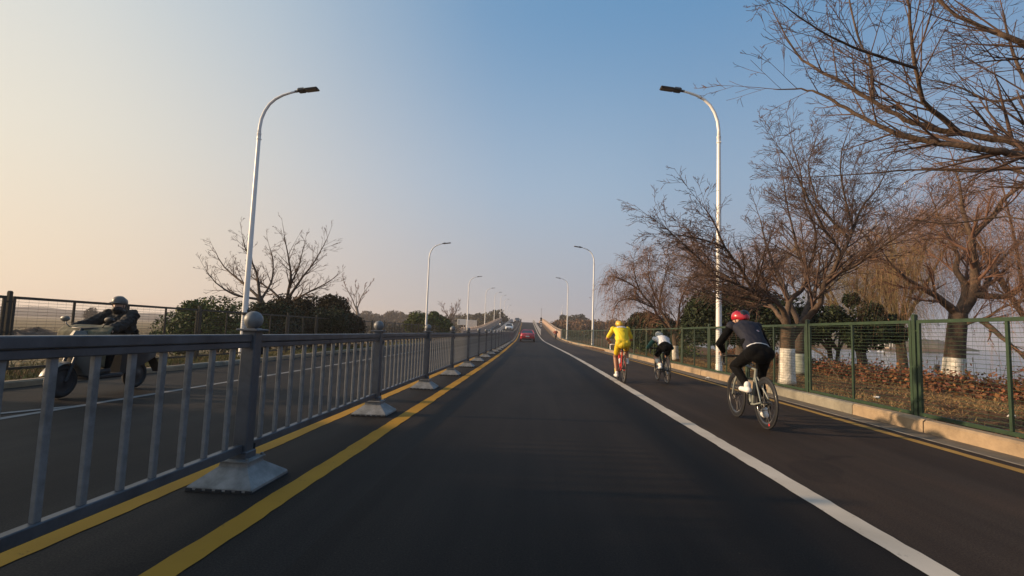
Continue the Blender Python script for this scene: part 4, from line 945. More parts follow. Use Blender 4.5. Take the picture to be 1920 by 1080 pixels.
def disc(c, u, v, r, n=12, r2=None):
    c, u, v = V(c), V(u), V(v); return [c]+[c+u*(r*math.cos(2*math.pi*i/n))+v*((r2 or r)*math.sin(2*math.pi*i/n)) for i in range(n)], [(0, i+1, (i+1) % n+1) for i in range(n)]

# ------------------------------------------------------------------ bicycles
TYRE = mat('black_tyre', (.016, .016, .017), .75); CARB = mat('black_carbon', (.018, .018, .02), .3, coat=.3); STEEL = mat('bare_metal', (.42, .42, .43), .3, metal=.9); CHAIN = mat('chain_metal', (.16, .15, .14), .4, metal=.9)
def wheel(name, c, parent, rim, deep, rear):
    w_ = empty(name, c); w_.parent = parent; pi2 = 2*math.pi
    ty = MB(); ty.lathe([(.3275+.0135*math.cos(a), .0135*math.sin(a)) for a in [pi2*i/10 for i in range(10)]], (0, 0, 0), 'x', 48, True); ty.build('tyre', TYRE, w_, 'all')
    rm = MB(); d = deep; rm.lathe([(.322, -.0115), (.322, .0115), (.314, .0135), (.314-d*.6, .012), (.314-d, .003), (.314-d, -.003), (.314-d*.6, -.012), (.314, -.0135)], (0, 0, 0), 'x', 48, True); rm.build('rim', rim, w_, 'all')
    sp = MB()
    for i in range(20):
        a = pi2*i/20; s = 1 if i % 2 else -1; o = a+.28*(1 if i % 4 < 2 else -1); sp.tube([(s*.028, .022*math.cos(o), .022*math.sin(o)), (0, (.316-d)*math.cos(a), (.316-d)*math.sin(a))], .0016, 4, False)
    sp.build('spokes', CHAIN, w_, fix=False)
    hb = MB(); hb.lathe([(.012, -.06), (.012, -.04), (.026, -.034), (.016, -.02), (.016, .02), (.026, .034), (.012, .04), (.012, .06)], (0, 0, 0), 'x', 14); hb.build('hub', CARB, w_, True)
    rt = MB(); rt.lathe([(.078, -.043), (.078, -.041), (.058, -.041), (.058, -.043)], (0, 0, 0), 'x', 24, True)
    for i in range(5): a = pi2*i/5; rt.tube([(-.042, .02*math.cos(a), .02*math.sin(a)), (-.042, .06*math.cos(a+.3), .06*math.sin(a+.3))], .003, 4, False)
    rt.build('brake_disc', CHAIN, w_, fix=False)
    if rear:
        cs = MB(); cs.lathe([(.05, .036), (.05, .04), (.042, .041), (.042, .046), (.034, .047), (.034, .052), (.025, .053), (.025, .058)], (0, 0, 0), 'x', 20); cs.build('cassette', CHAIN, w_)
    return w_
def bicycle(label, loc, rz, frame, rim, deep, tape, crank, accent=None, bar_z=.92, sad=.955, bottle=None):
    t = empty('bicycle', loc, rz, label, 'bicycle', 'road bicycles in the cycle lane')
    RA, FA, BB, SC, HT, HB = V((0, -.42, .341)), V((0, .575, .341)), V((0, -.01, .275)), V((0, -.125, .775)), V((0, .372, bar_z-.07)), V((0, .418, .70))
    wheel('rear_wheel', RA, t, rim, deep, True); wheel('front_wheel', FA, t, rim, deep, False)
    f = MB(); f.tube([HB+V((0, -.01, .02)), BB], [.030, .033], 12, True, 0, .72); f.tube([SC, BB], [.020, .027], 12); f.tube([SC+V((0, 0, -.02)), HT+V((0, 0, -.03))], [.019, .023], 12, True, 0, .75)
    f.tube([HT+V((0, -.005, .02)), HB+V((0, .006, -.03))], [.024, .028], 14)
    for s in (-1, 1):
        f.tube([SC+V((s*.012, 0, -.12)), RA+V((s*.062, .02, .01))], [.011, .009], 8); f.tube([BB+V((s*.03, -.03, 0)), V((s*.055, -.2, .29)), RA+V((s*.064, 0, 0))], [.016, .013, .011], 8)
    f.build('frame', frame, t, True)
    fk = MB(); fk.ell(HB+V((0, .012, -.05)), (.045, .032, .03))
    for s in (-1, 1): fk.tube([HB+V((s*.035, .012, -.05)), V((s*.052, .52, .50)), FA+V((s*.055, 0, 0))], [.019, .015, .010], 8)
    fk.build('fork', frame if accent is None else accent, t, True)
    ps = MB(); ps.tube([SC+V((0, .012, -.06)), V((0, -.168, sad-.035))], .0155, 12); ps.build('seat_post', CARB, t, True)
    sd = MB(); sd.loft([[V((x*hw, y, sad-dz+(.010 if abs(x) < .5 else 0)-(.02 if j > 5 else 0))) for j, x in enumerate((-1, -.6, -.25, .25, .6, 1, .8, .3, -.3, -.8))] for y, hw, dz in ((-.305, .045, .010), (-.29, .068, .004), (-.24, .070, .0), (-.18, .045, .006), (-.12, .026, .008), (-.05, .018, .008), (-.03, .010, .012))])
    sd.build('saddle', BK, t, True)
    hb = MB(); z = bar_z; hb.tube([HT+V((0, .005, .045)), V((0, .475, z))], [.018, .016], 10)
    for s in (-1, 1): hb.tube(smooth([(0, .475, z), (s*.12, .475, z), (s*.185, .485, z), (s*.20, .53, z-.005), (s*.205, .565, z-.035), (s*.207, .555, z-.09), (s*.21, .51, z-.125), (s*.212, .45, z-.13)]), .0145, 10)
    hbo = hb.build('handlebar', tape, t, 'all')
    for s in (-1, 1):
        lv = MB(); lv.tube([(s*.202, .535, z+.005), (s*.202, .59, z+.018), (s*.200, .615, z+.055)], [.018, .017, .013], 8); lv.tube([(s*.203, .60, z+.01), (s*.207, .625, z-.04), (s*.21, .605, z-.10)], [.008, .007, .005], 6); lv.build('brake_lever', BK, hbo, True)
    ca = math.radians(crank); cs = MB(); cs.lathe([(.098, .046), (.098, .049), (.085, .0495), (.03, .05), (.03, .046), (.085, .0455)], BB, 'x', 30, True); cs.lathe([(.02, -.065), (.02, .065)], BB, 'x', 12)
    for s, a in ((-1, ca), (1, ca+math.pi)):
        e = BB+V((s*.075, .17*math.cos(a), .17*math.sin(a))); cs.tube([BB+V((s*.066, 0, 0)), e], [.015, .011], 8)
    co = cs.build('crankset', CARB, t, True)
    for s, a in ((-1, ca), (1, ca+math.pi)):
        e = BB+V((s*.12, .17*math.cos(a), .17*math.sin(a))); pd = MB(); pd.bbox(e, (.07, .075, .02), .006); pd.tube([e-V((s*.045, 0, 0)), e], .007, 8); pd.build('pedal', BK, co)
    ch = MB(); ch.tube([BB+V((.047, .01, .097)), RA+V((.047, 0, .042))], .0045, 4); ch.tube([BB+V((.047, 0, -.097)), RA+V((.047, .06, -.10)), RA+V((.047, .02, -.045))], .0045, 4); ch.build('chain', CHAIN, t, fix=False)
    dr = MB(); dr.tube([RA+V((.055, .0, -.02)), RA+V((.055, .015, -.055)), RA+V((.052, .045, -.115))], [.014, .018, .012], 8); dr.build('rear_derailleur', BK, t, True)
    if bottle: bt = MB(); bt.lathe([(.035, 0), (.036, .13), (.03, .145), (.018, .15), (.018, .17), (.0, .172)], BB+V((0, .12, .16)), 'z', 16, R=Matrix.Rotation(math.radians(-40), 3, 'X')); bt.build('water_bottle', bottle, t, True)
    if accent: sf = MB(); sf.bbox((0, -.185, sad-.09), (.05, .07, .05), .015); sf.build('saddle_bag', BK, t)
    return t
def foot(c, deg, s, x=.125, lift=.085, tilt=-.055):
    a = math.radians(deg); return (x, -.01+.17*math.cos(a)-.105, .275+.17*math.sin(a)+lift, tilt)

NAVY = mat('navy_jacket', (.0055, .0065, .018), .8, var=.25, vscale=14, bump=.4, bscale=18); BLK = mat('black_fabric', (.0022, .0021, .0023), .9, spec=.15, bump=.3, bscale=20); WHT = mat('white_trim', (.70, .70, .70), .6); WSH = mat('white_shoe', (.74, .73, .71), .45)
REDH = mat('red_helmet', (.42, .013, .026), .3, coat=.5); BLH = mat('black_helmet', (.015, .015, .016), .35, coat=.3); YEL = mat('yellow_jersey', (.80, .60, .015), .7, bump=.3, bscale=20); YELS = mat('yellow_shorts', (.75, .52, .012), .6, bump=.3, bscale=20)
YELH = mat('yellow_helmet', (.78, .46, .04), .35, coat=.3); TEAL = mat('green_sleeve', (.03, .13, .105), .75); WJ = mat('white_vest', (.74, .72, .72), .75, bump=.4, bscale=20); SOCKW = mat('pale_sock', (.72, .70, .60), .8); SOCKY = mat('yellow_sock', (.74, .58, .16), .8)
OLIVE = mat('grey_green_frame', (.24, .255, .225), .4, coat=.3); REDF = mat('red_frame', (.55, .035, .02), .35, coat=.4); BLKF = mat('black_frame', (.02, .021, .023), .35, coat=.3); REDM = mat('red_mark', (.6, .04, .04), .5); DARKT = mat('dark_red_print', (.16, .03, .05), .7)
# cyclist in navy
B3 = (3.10, 7.40, .004)
b3 = bicycle('grey-green road bike with deep black wheels ridden by the cyclist in navy', B3, 0, OLIVE, CARB, .062, BK, 98)
mk = MB(); mk.bbox((0, .06*math.cos(1), 0), (.03, .02, .02), .003)
rw = [c for c in b3.children if c.name.startswith('rear_wheel')][0]
for s in (-1, 1):
    dm = MB(); a0, a1 = math.radians(-116), math.radians(-110); dm.quad(*[V((s*.0133, r*math.cos(a), r*math.sin(a))) for r, a in ((.306, a0), (.306, a1), (.276, a1), (.276, a0))]); dm.build('red_decal', REDM, rw, fix=False)
P3 = dict(H=(0, -.20, 1.00), S=(0, .27, 1.375), head=(-.01, .415, 1.455), shw=.185, grip=(.205, .535, .985), elb=(.75, -.25, -.6), k=1.04, arch=.035, turn=42, nod=-8, wd=.166, dp=.112,
          footl=foot(0, 98, -1), footr=foot(0, 278, 1))
p3, J3, top3 = rider('person in a navy jacket, black tights and red helmet riding the nearest bicycle', B3, 0, P3,
    dict(skin=SKINP, top=NAVY, top_name='jacket', sleeve='long', sleeve_mat=BLK, leg=BLK, leg_name='tights', legs='long', shoe=WSH, helmet=REDH, panel=BLH, vents=BLH, hair=mat('black_hair', (.01, .009, .008), .6)), .0075)
ax3 = (V(P3['S'])-V(P3['H'])).normalized(); dn3 = V((0, .63, -.78)); R_ = V((1, 0, 0))
vs_, fs_ = disc(V((.06, -.02, 1.26)), R_, ax3, .020, 14, .016); on_cloth(top3, vs_, fs_, 'badge', WHT, dn3, top3, .004)
vs_, fs_ = disc(V((.062, -.02, 1.26)), R_, ax3, .011, 12, .009); on_cloth(top3, vs_, fs_, 'badge_centre', REDM, dn3, top3, .006)
hem = []; hf = []
for i in range(25):
    x = -.155+.31*i/24; yb = -.165-.25*(x/.155)**2*.12
    for t_ in (0, .014): hem.append(V((x, yb, 1.07))+ax3*t_)
for i in range(24): hf.append((2*i, 2*i+2, 2*i+3, 2*i+1))
on_cloth(top3, hem, hf, 'hem_band', WHT, (0, .8, -.6), top3, .005)
# cyclist in yellow
B1 = (2.27, 13.35, .004)
bicycle('red road bike with black wheels ridden by the cyclist in yellow', B1, 0, REDF, CARB, .05, mat('white_bar_tape', (.7, .7, .68), .7), -80, bottle=WHT)
P1 = dict(H=(0, -.20, .985), S=(0, .22, 1.345), head=(-.01, .35, 1.42), shw=.19, grip=(.205, .55, .975), elb=(.8, -.25, -.6), k=1.03, arch=.035, turn=8, nod=-6, wd=.17, dp=.115,
          footl=foot(0, -80, -1), footr=foot(0, 100, 1))
p1, J1, top1 = rider('person in a yellow jersey, yellow shorts and yellow helmet riding ahead on the red bike', B1, 0, P1,
    dict(skin=SKIN, top=YEL, top_name='jersey', sleeve='short', leg=YELS, leg_name='shorts', legs='short', shoe=WSH, sock=SOCKY, sock_len=.30, helmet=YELH, vents=BLH, hair=mat('dark_hair', (.012, .009, .007), .6)), .009)
ax1 = (V(P1['S'])-V(P1['H'])).normalized(); d1 = V((0, .65, -.76))
pv = []; pf = []
for i in range(13):
    for jx in range(5): pv.append(V((-.12+.24*i/12, 0, 0))+V(P1['H'])+ax1*(.44+.028*jx)+V((0, -.1, .1)))
for i in range(12):
    for jx in range(4): a = i*5+jx; pf.append((a, a+5, a+6, a+1))
on_cloth(top1, pv, pf, 'white_yoke', WHT, d1, top1, .004)
def cloth_text(txt, size, cx, along, top, H, ax, m, off, d):
    cu = bpy.data.curves.new('t', 'FONT'); cu.body = txt; cu.size = size; cu.align_x = 'CENTER'; cu.resolution_u = 2; o = bpy.data.objects.new('t', cu); COL.objects.link(o)
    me = bpy.data.meshes.new_from_object(o.evaluated_get(bpy.context.evaluated_depsgraph_get())); bpy.data.objects.remove(o)
    pts = [V((cx+v.co.x, 0, 0))+V(H)+ax*(along+v.co.y)+V((0, -.1, .1)) for v in me.vertices]; fs = [tuple(p.vertices) for p in me.polygons]
    return on_cloth(top, pts, fs, 'lettering', m, d, top, off)
cloth_text('ALCOB', .085, .0, .475, top1, P1['H'], ax1, DARKT, .007, d1); cloth_text('CYCL', .034, .01, .405, top1, P1['H'], ax1, DARKT, .006, d1); cloth_text('M', .05, .035, .28, top1, P1['H'], ax1, DARKT, .006, d1)
# cyclist in white and green
B2 = (3.36, 13.45, .004)
bicycle('black road bike ridden by the crouching cyclist in white and green', B2, 0, BLKF, mat('dark_rim', (.05, .05, .052), .35, metal=.3), .03, BK, 150, bar_z=.86, sad=.90)
P2 = dict(H=(0, -.20, .93), S=(0, .24, 1.115), head=(-.015, .40, 1.16), shw=.165, grip=(.2, .545, .90), elb=(.7, -.2, -.7), k=.95, arch=.045, turn=14, nod=2, wd=.158, dp=.105,
          footl=foot(0, 150, -1, tilt=-.09), footr=foot(0, 330, 1))
p2, J2, top2 = rider('person crouching low in a white and green jersey and black shorts on the black bike', B2, 0, P2,
    dict(skin=SKINP, top=WJ, top_name='jersey', sleeve='long', sleeve_mat=TEAL, leg=BLK, leg_name='shorts', legs='short', shoe=WSH, sock=SOCKW, sock_len=.62, helmet=mat('grey_helmet', (.40, .41, .38), .4), vents=BLH, hair=mat('black_hair', (.01, .009, .008), .6)), .009)

# ------------------------------------------------------------------ scooters
CRM = mat('cream_plastic', (.15, .14, .125), .4, var=.1, vscale=5); DGR = mat('dark_plastic', (.025, .025, .027), .5); KHA = mat('khaki_quilt', (.13, .12, .075), .85, var=.45, vscale=9, bump=.6, bscale=12); GLS = mat('mirror_glass', (.75, .77, .80), .05, metal=1.0)
HLG = mat('headlight_glass', (.75, .75, .72), .12, coat=.6); TLR = mat('tail_light_red', (.5, .02, .02), .25, coat=.5); COAT = mat('dark_padded_coat', (.018, .016, .014), .85, bump=.6, bscale=9); GRH = mat('grey_helmet_shell', (.13, .12, .105), .45)
def scooter(label, loc, rz, col, quilt=True, group=None):
    t = empty('motor_scooter', loc, rz, label, 'motor scooter', group)
    for nm, y, r in (('rear_wheel', -.62, .235), ('front_wheel', .72, .24)):
        w_ = empty(nm, (0, y, r)); w_.parent = t; a = MB(); a.lathe([(r-.05+.05*math.cos(q)*1.0, .055*math.sin(q)) for q in [2*math.pi*i/12 for i in range(12)]], (0, 0, 0), 'x', 32, True); a.build('tyre', TYRE, w_, 'all')
        b = MB(); b.lathe([(.04, -.06), (.06, -.05), (r-.09, -.035), (r-.06, -.045), (r-.06, .045), (r-.09, .035), (.06, .05), (.04, .06)], (0, 0, 0), 'x', 24); b.build('rim', DGR, w_, True)
    fe = MB(); n = 10; fe.loft([[V((x*.085, .72+(.285-.02*abs(x))*math.cos(a), .24+(.285-.03*abs(x))*math.sin(a))) for x in (-1, -.6, 0, .6, 1)]+[V((x*.075, .72+.262*math.cos(a), .24+.262*math.sin(a))) for x in (1, 0, -1)] for a in [math.radians(20+135*i/n) for i in range(n+1)]]); fe.build('front_fender', col, t, True)
    fk = MB()
    for s in (-1, 1): fk.tube([(s*.075, .72, .24), (s*.07, .60, .58)], .022, 8)
    fk.build('fork', DGR, t, True)
    ls = MB(); ls.loft([[V((x*hw, y+dy*(1-abs(x)), z)) for x in (-1, -.75, -.4, 0, .4, .75, 1)]+[V((x*hw*.96, y-.04, z)) for x in (1, 0, -1)] for y, z, hw, dy in ((.40, .30, .20, .05), (.44, .45, .25, .10), (.50, .62, .26, .13), (.52, .76, .22, .14), (.52, .88, .14, .10), (.50, .96, .10, .07))]); ls.build('front_shield', col, t, True)
    hl = MB(); hl.ell((0, .655, .74), (.095, .03, .055), None, 16, 8); hl.build('headlight', HLG, t, 'all')
    fl = MB(); fl.bbox((0, .12, .27), (.34, .62, .07), .02); fl.build('floorboard', DGR, t)
    rb = MB(); rb.loft([[V((x*hw, y, z0 if j > 4 else z1-(0 if abs(x) < .8 else .07))) for j, x in enumerate((-1, -.6, 0, .6, 1, .9, 0, -.9))] for y, hw, z0, z1 in ((-.15, .14, .26, .66), (-.3, .19, .3, .72), (-.6, .20, .42, .73), (-.9, .14, .52, .76), (-1.02, .05, .6, .74))]); rb.build('rear_body', DGR, t, True)
    se = MB(); se.loft([[V((x*hw, y, z+(.05 if j < 5 else 0)-(.015 if abs(x) > .8 else 0))) for j, x in enumerate((-1, -.6, 0, .6, 1, .9, 0, -.9))] for y, hw, z in ((-.12, .09, .70), (-.25, .14, .72), (-.55, .15, .73), (-.85, .11, .77), (-.95, .06, .78))]); se.build('seat', BK, t, True)
    tl = MB(); tl.bbox((0, -1.03, .68), (.14, .03, .05), .012); tl.build('tail_light', TLR, t); mg = MB(); mg.loft([[V((x, y, z)) for x in (-.09, .09)]+[V((x, y-.012, z)) for x in (.09, -.09)] for y, z in ((-.92, .52), (-1.06, .36), (-1.14, .24))]); mg.build('mud_flap', BK, t)
    hb = MB(); hb.tube(smooth([(-.34, .34, .97), (-.2, .41, 1.0), (0, .46, .99), (.2, .41, 1.0), (.34, .34, .97)]), .015, 8); hb.tube([(0, .46, .99), (0, .53, .80)], .03, 10); h_ = hb.build('handlebar', DGR, t, 'all')
    for s in (-1, 1):
        m = MB(); m.tube([(s*.24, .40, .99), (s*.30, .42, 1.06), (s*.33, .40, 1.10)], .007, 6); m.ell((s*.345, .40, 1.13), (.075, .022, .045), None, 16, 10); mo = m.build('wing_mirror', BK if s < 0 else col, h_, 'all')
        q = MB(); q.ell((s*.345, .381, 1.13), (.065, .006, .036), None, 14, 6); q.build('mirror_glass', GLS, mo, 'all')
    if quilt:
        q = MB(); q.loft([[V((x*hw, y+.05*(1-x*x), z)) for x in (-1, -.7, -.35, 0, .35, .7, 1)]+[V((x*hw*.95, y-.04, z)) for x in (1, .4, -.4, -1)] for y, z, hw in ((.36, .42, .30), (.42, .6, .36), (.46, .8, .40), (.44, .95, .42), (.36, 1.03, .40), (.26, 1.05, .36))]); remesh(q, .018, 'wind_quilt', KHA, t, 4)
    return t
S0 = (-6.72, 7.74, .004)
scooter('dark and cream motor scooter with khaki wind quilt coming along the far cycle lane', S0, math.pi, CRM)
PS = dict(H=(0, -.37, .80), S=(0, -.21, 1.22), head=(0, -.16, 1.37), shw=.19, grip=(.31, .30, .98), elb=(.6, -.6, -.5), k=1.0, arch=-.03, turn=12, nod=-4, wd=.175, dp=.125, footl=(.13, .12, .40, -.06), footr=(.13, .12, .40, -.06))
CS = dict(skin=SKINP, top=COAT, top_name='padded_coat', sleeve='long', leg=BLK, leg_name='trousers', legs='long', shoe=BK, helmet=GRH, peak=True, mask=BK, fold=.012, puff=.045)
rider('person in a dark padded coat, grey peaked helmet and face scarf riding the scooter', S0, math.pi, PS, CS, .011)
def far_rider(Y, X, rz, lab_s, lab_p, col, coat, hel):
    p = rp(X, Y, .004); scooter(lab_s, p, rz, col, False); c = dict(CS, top=coat, helmet=hel); c.pop('mask'); rider(lab_p, p, rz, PS, c, .028)
CRMW = mat('white_plastic', (.55, .53, .50), .4, var=.1)
far_rider(82, 4.45, 0, 'small white motor scooter riding away beside the end of the green fence', 'distant person in a red coat on the scooter by the fence end', CRMW, mat('red_coat', (.25, .05, .03), .8), WHT)
far_rider(132, -7.0, math.pi, 'white motor scooter coming down the bridge on the left side', 'distant person in black riding the scooter down the bridge', CRMW, BLK, BLH)

# ------------------------------------------------------------------ cars
CRED = mat('red_car_paint', (.45, .012, .03), .25, coat=.8); CWHT = mat('white_car_paint', (.72, .72, .71), .25, coat=.8); CDRK = mat('dark_car_paint', (.03, .03, .035), .25, coat=.8)
GLASS = mat('car_glass', (.03, .034, .036), .06, spec=.8); PLT = mat('number_plate', (.55, .57, .60), .4); BLUEP = mat('blue_plate', (.04, .10, .42), .4)
def car(label, loc, rz, paint, tall=0., group=None):
    t = empty('car', loc, rz, label, 'car', group); k = tall
    def sec(y, hw, zb, zt): 
        return [V((x*hw, y, zb+(zt-zb)*z)) for x, z in ((-.86, 0), (-.97, .12), (-1, .4), (-.985, .62), (-.93, .86), (-.80, .97), (-.4, 1.0), (.4, 1.0), (.80, .97), (.93, .86), (.985, .62), (1, .4), (.97, .12), (.86, 0))]
    b = MB(); b.loft([sec(*q) for q in ((-2.36, .62, .44, .86+k*.6), (-2.30, .80, .33, 1.00+k*.6), (-2.12, .88, .27, 1.07+k*.6), (-1.75, .905, .24, 1.06+k*.6), (-1.2, .915, .22, 1.0+k*.6), (0, .915, .21, .97+k*.6), (1.0, .915, .22, .95+k*.6), (1.6, .90, .24, .90+k*.6), (2.05, .84, .27, .80+k*.6), (2.28, .72, .33, .70+k*.6), (2.36, .58, .42, .62+k*.4))]); b.build('body', paint, t, 'all')
    z0, z1 = .96+k*.6, 1.42+k; r0, r1 = (-2.0 if not k else -2.2), (-1.05 if not k else -1.75); f0, f1 = 1.15, .25
    def ring(z, ya, yb, hw): return [V((x*hw, y, z)) for x, y in ((-.86, ya), (-1, ya+.12), (-1, (ya+yb)/2), (-.97, yb-.18), (-.80, yb), (.80, yb), (.97, yb-.18), (1, (ya+yb)/2), (1, ya+.12), (.86, ya))]
    g_ = MB(); g_.loft([ring(z0, r0, f0, .83), ring(z0+(z1-z0)*.55, r0*.45+r1*.55+.0, f0*.45+f1*.55, .73), ring(z1, r1, f1, .62)]); g_.build('window_glass', GLASS, t)
    rf = MB(); rf.loft([ring(z1-.012, r1-.03, f1+.03, .64), ring(z1+.03, r1+.02, f1-.03, .60), ring(z1+.045, r1+.2, f1-.2, .5)]); rf.build('roof', paint, t, True)
    for s in (-1, 1):
        for ya, yb in ((f0-.02, f1+.02), (-.35, -.30), (r0+.02, r1-.02)):
            p = MB(); p.tube([(s*.80, ya, z0+.01), (s*.715, ya*.45+yb*.55, z0+(z1-z0)*.55), (s*.60, yb, z1)], [.05, .045, .045], 6); p.build('pillar', paint, t, True)
        m = MB(); m.ell((s*1.0, .82, z0+.06), (.10, .05, .065), None, 12, 8); m.build('wing_mirror', paint, t, 'all')
        tl = MB(); tl.loft([[V((s*x, y, z)) for x, y, z in q] for q in (((.84, -2.20, .78+k*.6), (.42, -2.37, .80+k*.6), (.42, -2.36, .90+k*.6), (.84, -2.17, .94+k*.6)), ((.80, -2.16, .78+k*.6), (.42, -2.31, .80+k*.6), (.42, -2.30, .90+k*.6), (.80, -2.13, .94+k*.6)))]); tl.build('tail_light', TLR, t)
        hl = MB(); hl.loft([[V((s*x, y, z)) for x, y, z in q] for q in (((.80, 2.17, .60+k*.6), (.46, 2.36, .60+k*.5), (.46, 2.33, .70+k*.55), (.78, 2.10, .76+k*.6)), ((.74, 2.1, .60+k*.6), (.46, 2.28, .60+k*.5), (.46, 2.25, .70+k*.55), (.72, 2.04, .76+k*.6)))]); hl.build('headlight', HLG, t)
        for y in (-1.42, 1.42):
            a = MB(); a.lathe([(.375, .80*s), (.375, .921*s), (0.34, .922*s)], (0, y, .335), 'x', 24, True); ar = a.build('wheel_arch', DGR, t)
            w_ = empty('wheel', (s*.80, y, .325)); w_.parent = t; q = MB(); q.lathe([(.22, -.1), (.31, -.1), (.325, -.06), (.325, .06), (.31, .1), (.22, .1)], (s*.04, 0, 0), 'x', 28, True); q.build('tyre', TYRE, w_, True)
            q = MB(); q.lathe([(.225, -.08), (.225, .08)], (s*.04, 0, 0), 'x', 20); 
            for i in range(5): aa = 2*math.pi*i/5; q.tube([(s*.13, .03*math.cos(aa), .03*math.sin(aa)), (s*.125, .2*math.cos(aa), .2*math.sin(aa))], .025, 5)
            q.build('rim', STEEL, w_)
    bm = MB(); bm.bbox((0, -2.27, .38), (1.5, .16, .16), .04); bm.bbox((0, -2.2, .27), (1.3, .2, .08), .02); bm.build('rear_bumper', DGR, t)
    for s in (-1, 1): ex = MB(); ex.tube([(s*.55, -2.2, .31), (s*.55, -2.365, .31)], .04, 10); ex.build('exhaust_pipe', STEEL, t, True)
    gr = MB(); gr.loft([[V((x, y, z)) for x in (-hw, hw)]+[V((x, y-.05, z)) for x in (hw, -hw)] for y, z, hw in ((2.385, .36, .42), (2.395, .5, .46), (2.38, .62+k*.4, .40))]); gr.build('grille', DGR, t)
    p = MB(); p.bbox((0, -2.372, .66+k*.4), (.44, .02, .13), .004); p.build('number_plate', PLT, t); p = MB(); p.bbox((0, 2.405, .46), (.44, .02, .13), .004); p.build('number_plate', BLUEP if not k else PLT, t)
    for dx in (-.07, .07): q = MB(); q.lathe([(.030, 0), (.044, 0), (.044, .012), (.030, .012)], (dx, -2.385, .90+k*.6), 'y', 16, True); q.build('badge', STEEL, t)
    lp = MB(); lp.bbox((0, -2.366, .955+k*.6), (1.1, .02, .02), .004); lp.build('boot_trim', STEEL, t)
    return t
car('red sedan seen from behind, driving up the middle of the car lane', rp(-.15, 64, .004), math.radians(.9), CRED)
car('white car with bright front coming down the bridge towards the camera', rp(-4.0, 112, .006), math.pi+math.radians(1), CWHT, .18)
car('dark car coming over the crest of the bridge on the left', rp(-3.3, 172, .006), math.pi, CDRK, .12)

# ------------------------------------------------------------------ the bridge: parapets, board screen, posts, masts
PAR = mat('pinkish_parapet', (.40, .27, .20), .85, var=.22, vscale=1.5, bump=.25, bscale=14); PARL = mat('pale_parapet_cap', (.50, .39, .31), .8, var=.15, vscale=2)
def parapet(label, X, a, b, h, side, posts=True):
    t = empty('bridge_parapet', rp(X, a), 0, label, 'parapet', 'bridge parapets'); o0 = rp(X, a); Y = a
    while Y < b:
        G = lambda yy, x, z: rp(X+x, yy, z)-o0
        w_ = MB(); w_.loft([[G(yy, x, z) for x, z in ((-.11, -.5), (.11, -.5), (.11, h), (-.11, h))] for yy in (Y+.16, Y+2.84)]); w_.build('wall_panel', PAR, t)
        c = MB(); c.loft([[G(yy, x, z) for x, z in ((-.16, h+.004), (.16, h+.004), (.16, h+.10), (-.16, h+.10))] for yy in (Y+.16, Y+2.84)]); c.build('coping', PARL, t)
        if posts: p = MB(); p.bbox(G(Y, 0, h/2), (.30, .30, h+.55), .02); p.bbox(G(Y, 0, h+.30), (.36, .36, .06), .01); p.ell(G(Y, 0, h+.44), (.14, .14, .12), None, 10, 6); p.build('post', PARL, t, True)
        Y += 3
parapet('pinkish concrete parapet with post caps climbing the bridge on the left', -9.05, 69, 235, .95, -1)
parapet('beige concrete parapet climbing the bridge on the right past the green fence', 5.75, 88, 235, .95, 1)
WB = mat('white_board', (.66, .62, .56), .6, var=.12, vscale=2); SGN = mat('sign_white', (.64, .64, .62), .5); DPR = mat('sign_print', (.05, .05, .05), .6)
t = empty('board_screen', rp(-12.0, 97), 0, 'white upright board screen standing left of the bridge approach', 'screen'); zb = ground_z(-12.5, 97); z_ = zb-t.location.z
for i in range(9): b = MB(); b.bbox((.0+.42*i*.55, .9*i*.45-1.2, z_+2.2), (.30, .05, 1.9), .01); b.build('board', WB, t)
for i in (0, 4, 8): b = MB(); b.bbox((.42*i*.55, .9*i*.45-1.13, z_+1.2), (.09, .09, 2.5), .01); b.build('post', BARKD, t)
t = empty('roadside_sign', rp(-10.9, 83), 0, 'white rounded sign board on two dark posts in front of the board screen', 'sign'); z_ = ground_z(-11.9, 83)-t.location.z
b = MB(); b.bbox((0, 0, z_+2.45), (1.5, .05, .95), .04); pb = b.build('sign_board', SGN, t)
for x in (-.05, .45): b = MB(); b.bbox((x, .06, z_+.95), (.22, .08, 2.1), .01); b.build('post', BARKD, t)
for zz in (2.62, 2.28):
    b = MB(); b.lathe([(.07, 0), (.12, 0), (.12, .006), (.07, .006)], (-.5, -.033, z_+zz), 'y', 14, True); b.build('printed_ring', DPR, pb)
t = empty('delineator_post', rp(2.5, 97), 0, 'thin pole with black and white striped board at the start of the divider railing', 'post')
b = MB(); b.tube([(0, 0, 0), (0, 0, 5.2)], .04, 8); b.build('pole', STEEL, t)
b = MB(); b.ell((0, -.08, 3.15), (.19, .14, .27), None, 14, 10); b.build('lamp_box', BLK, t)
for i in range(7): b = MB(); b.bbox((0, -.06, 2.78-.2*i), (.36, .04, .19), .004); b.build('stripe_board', WHT if i % 2 else BK, t)
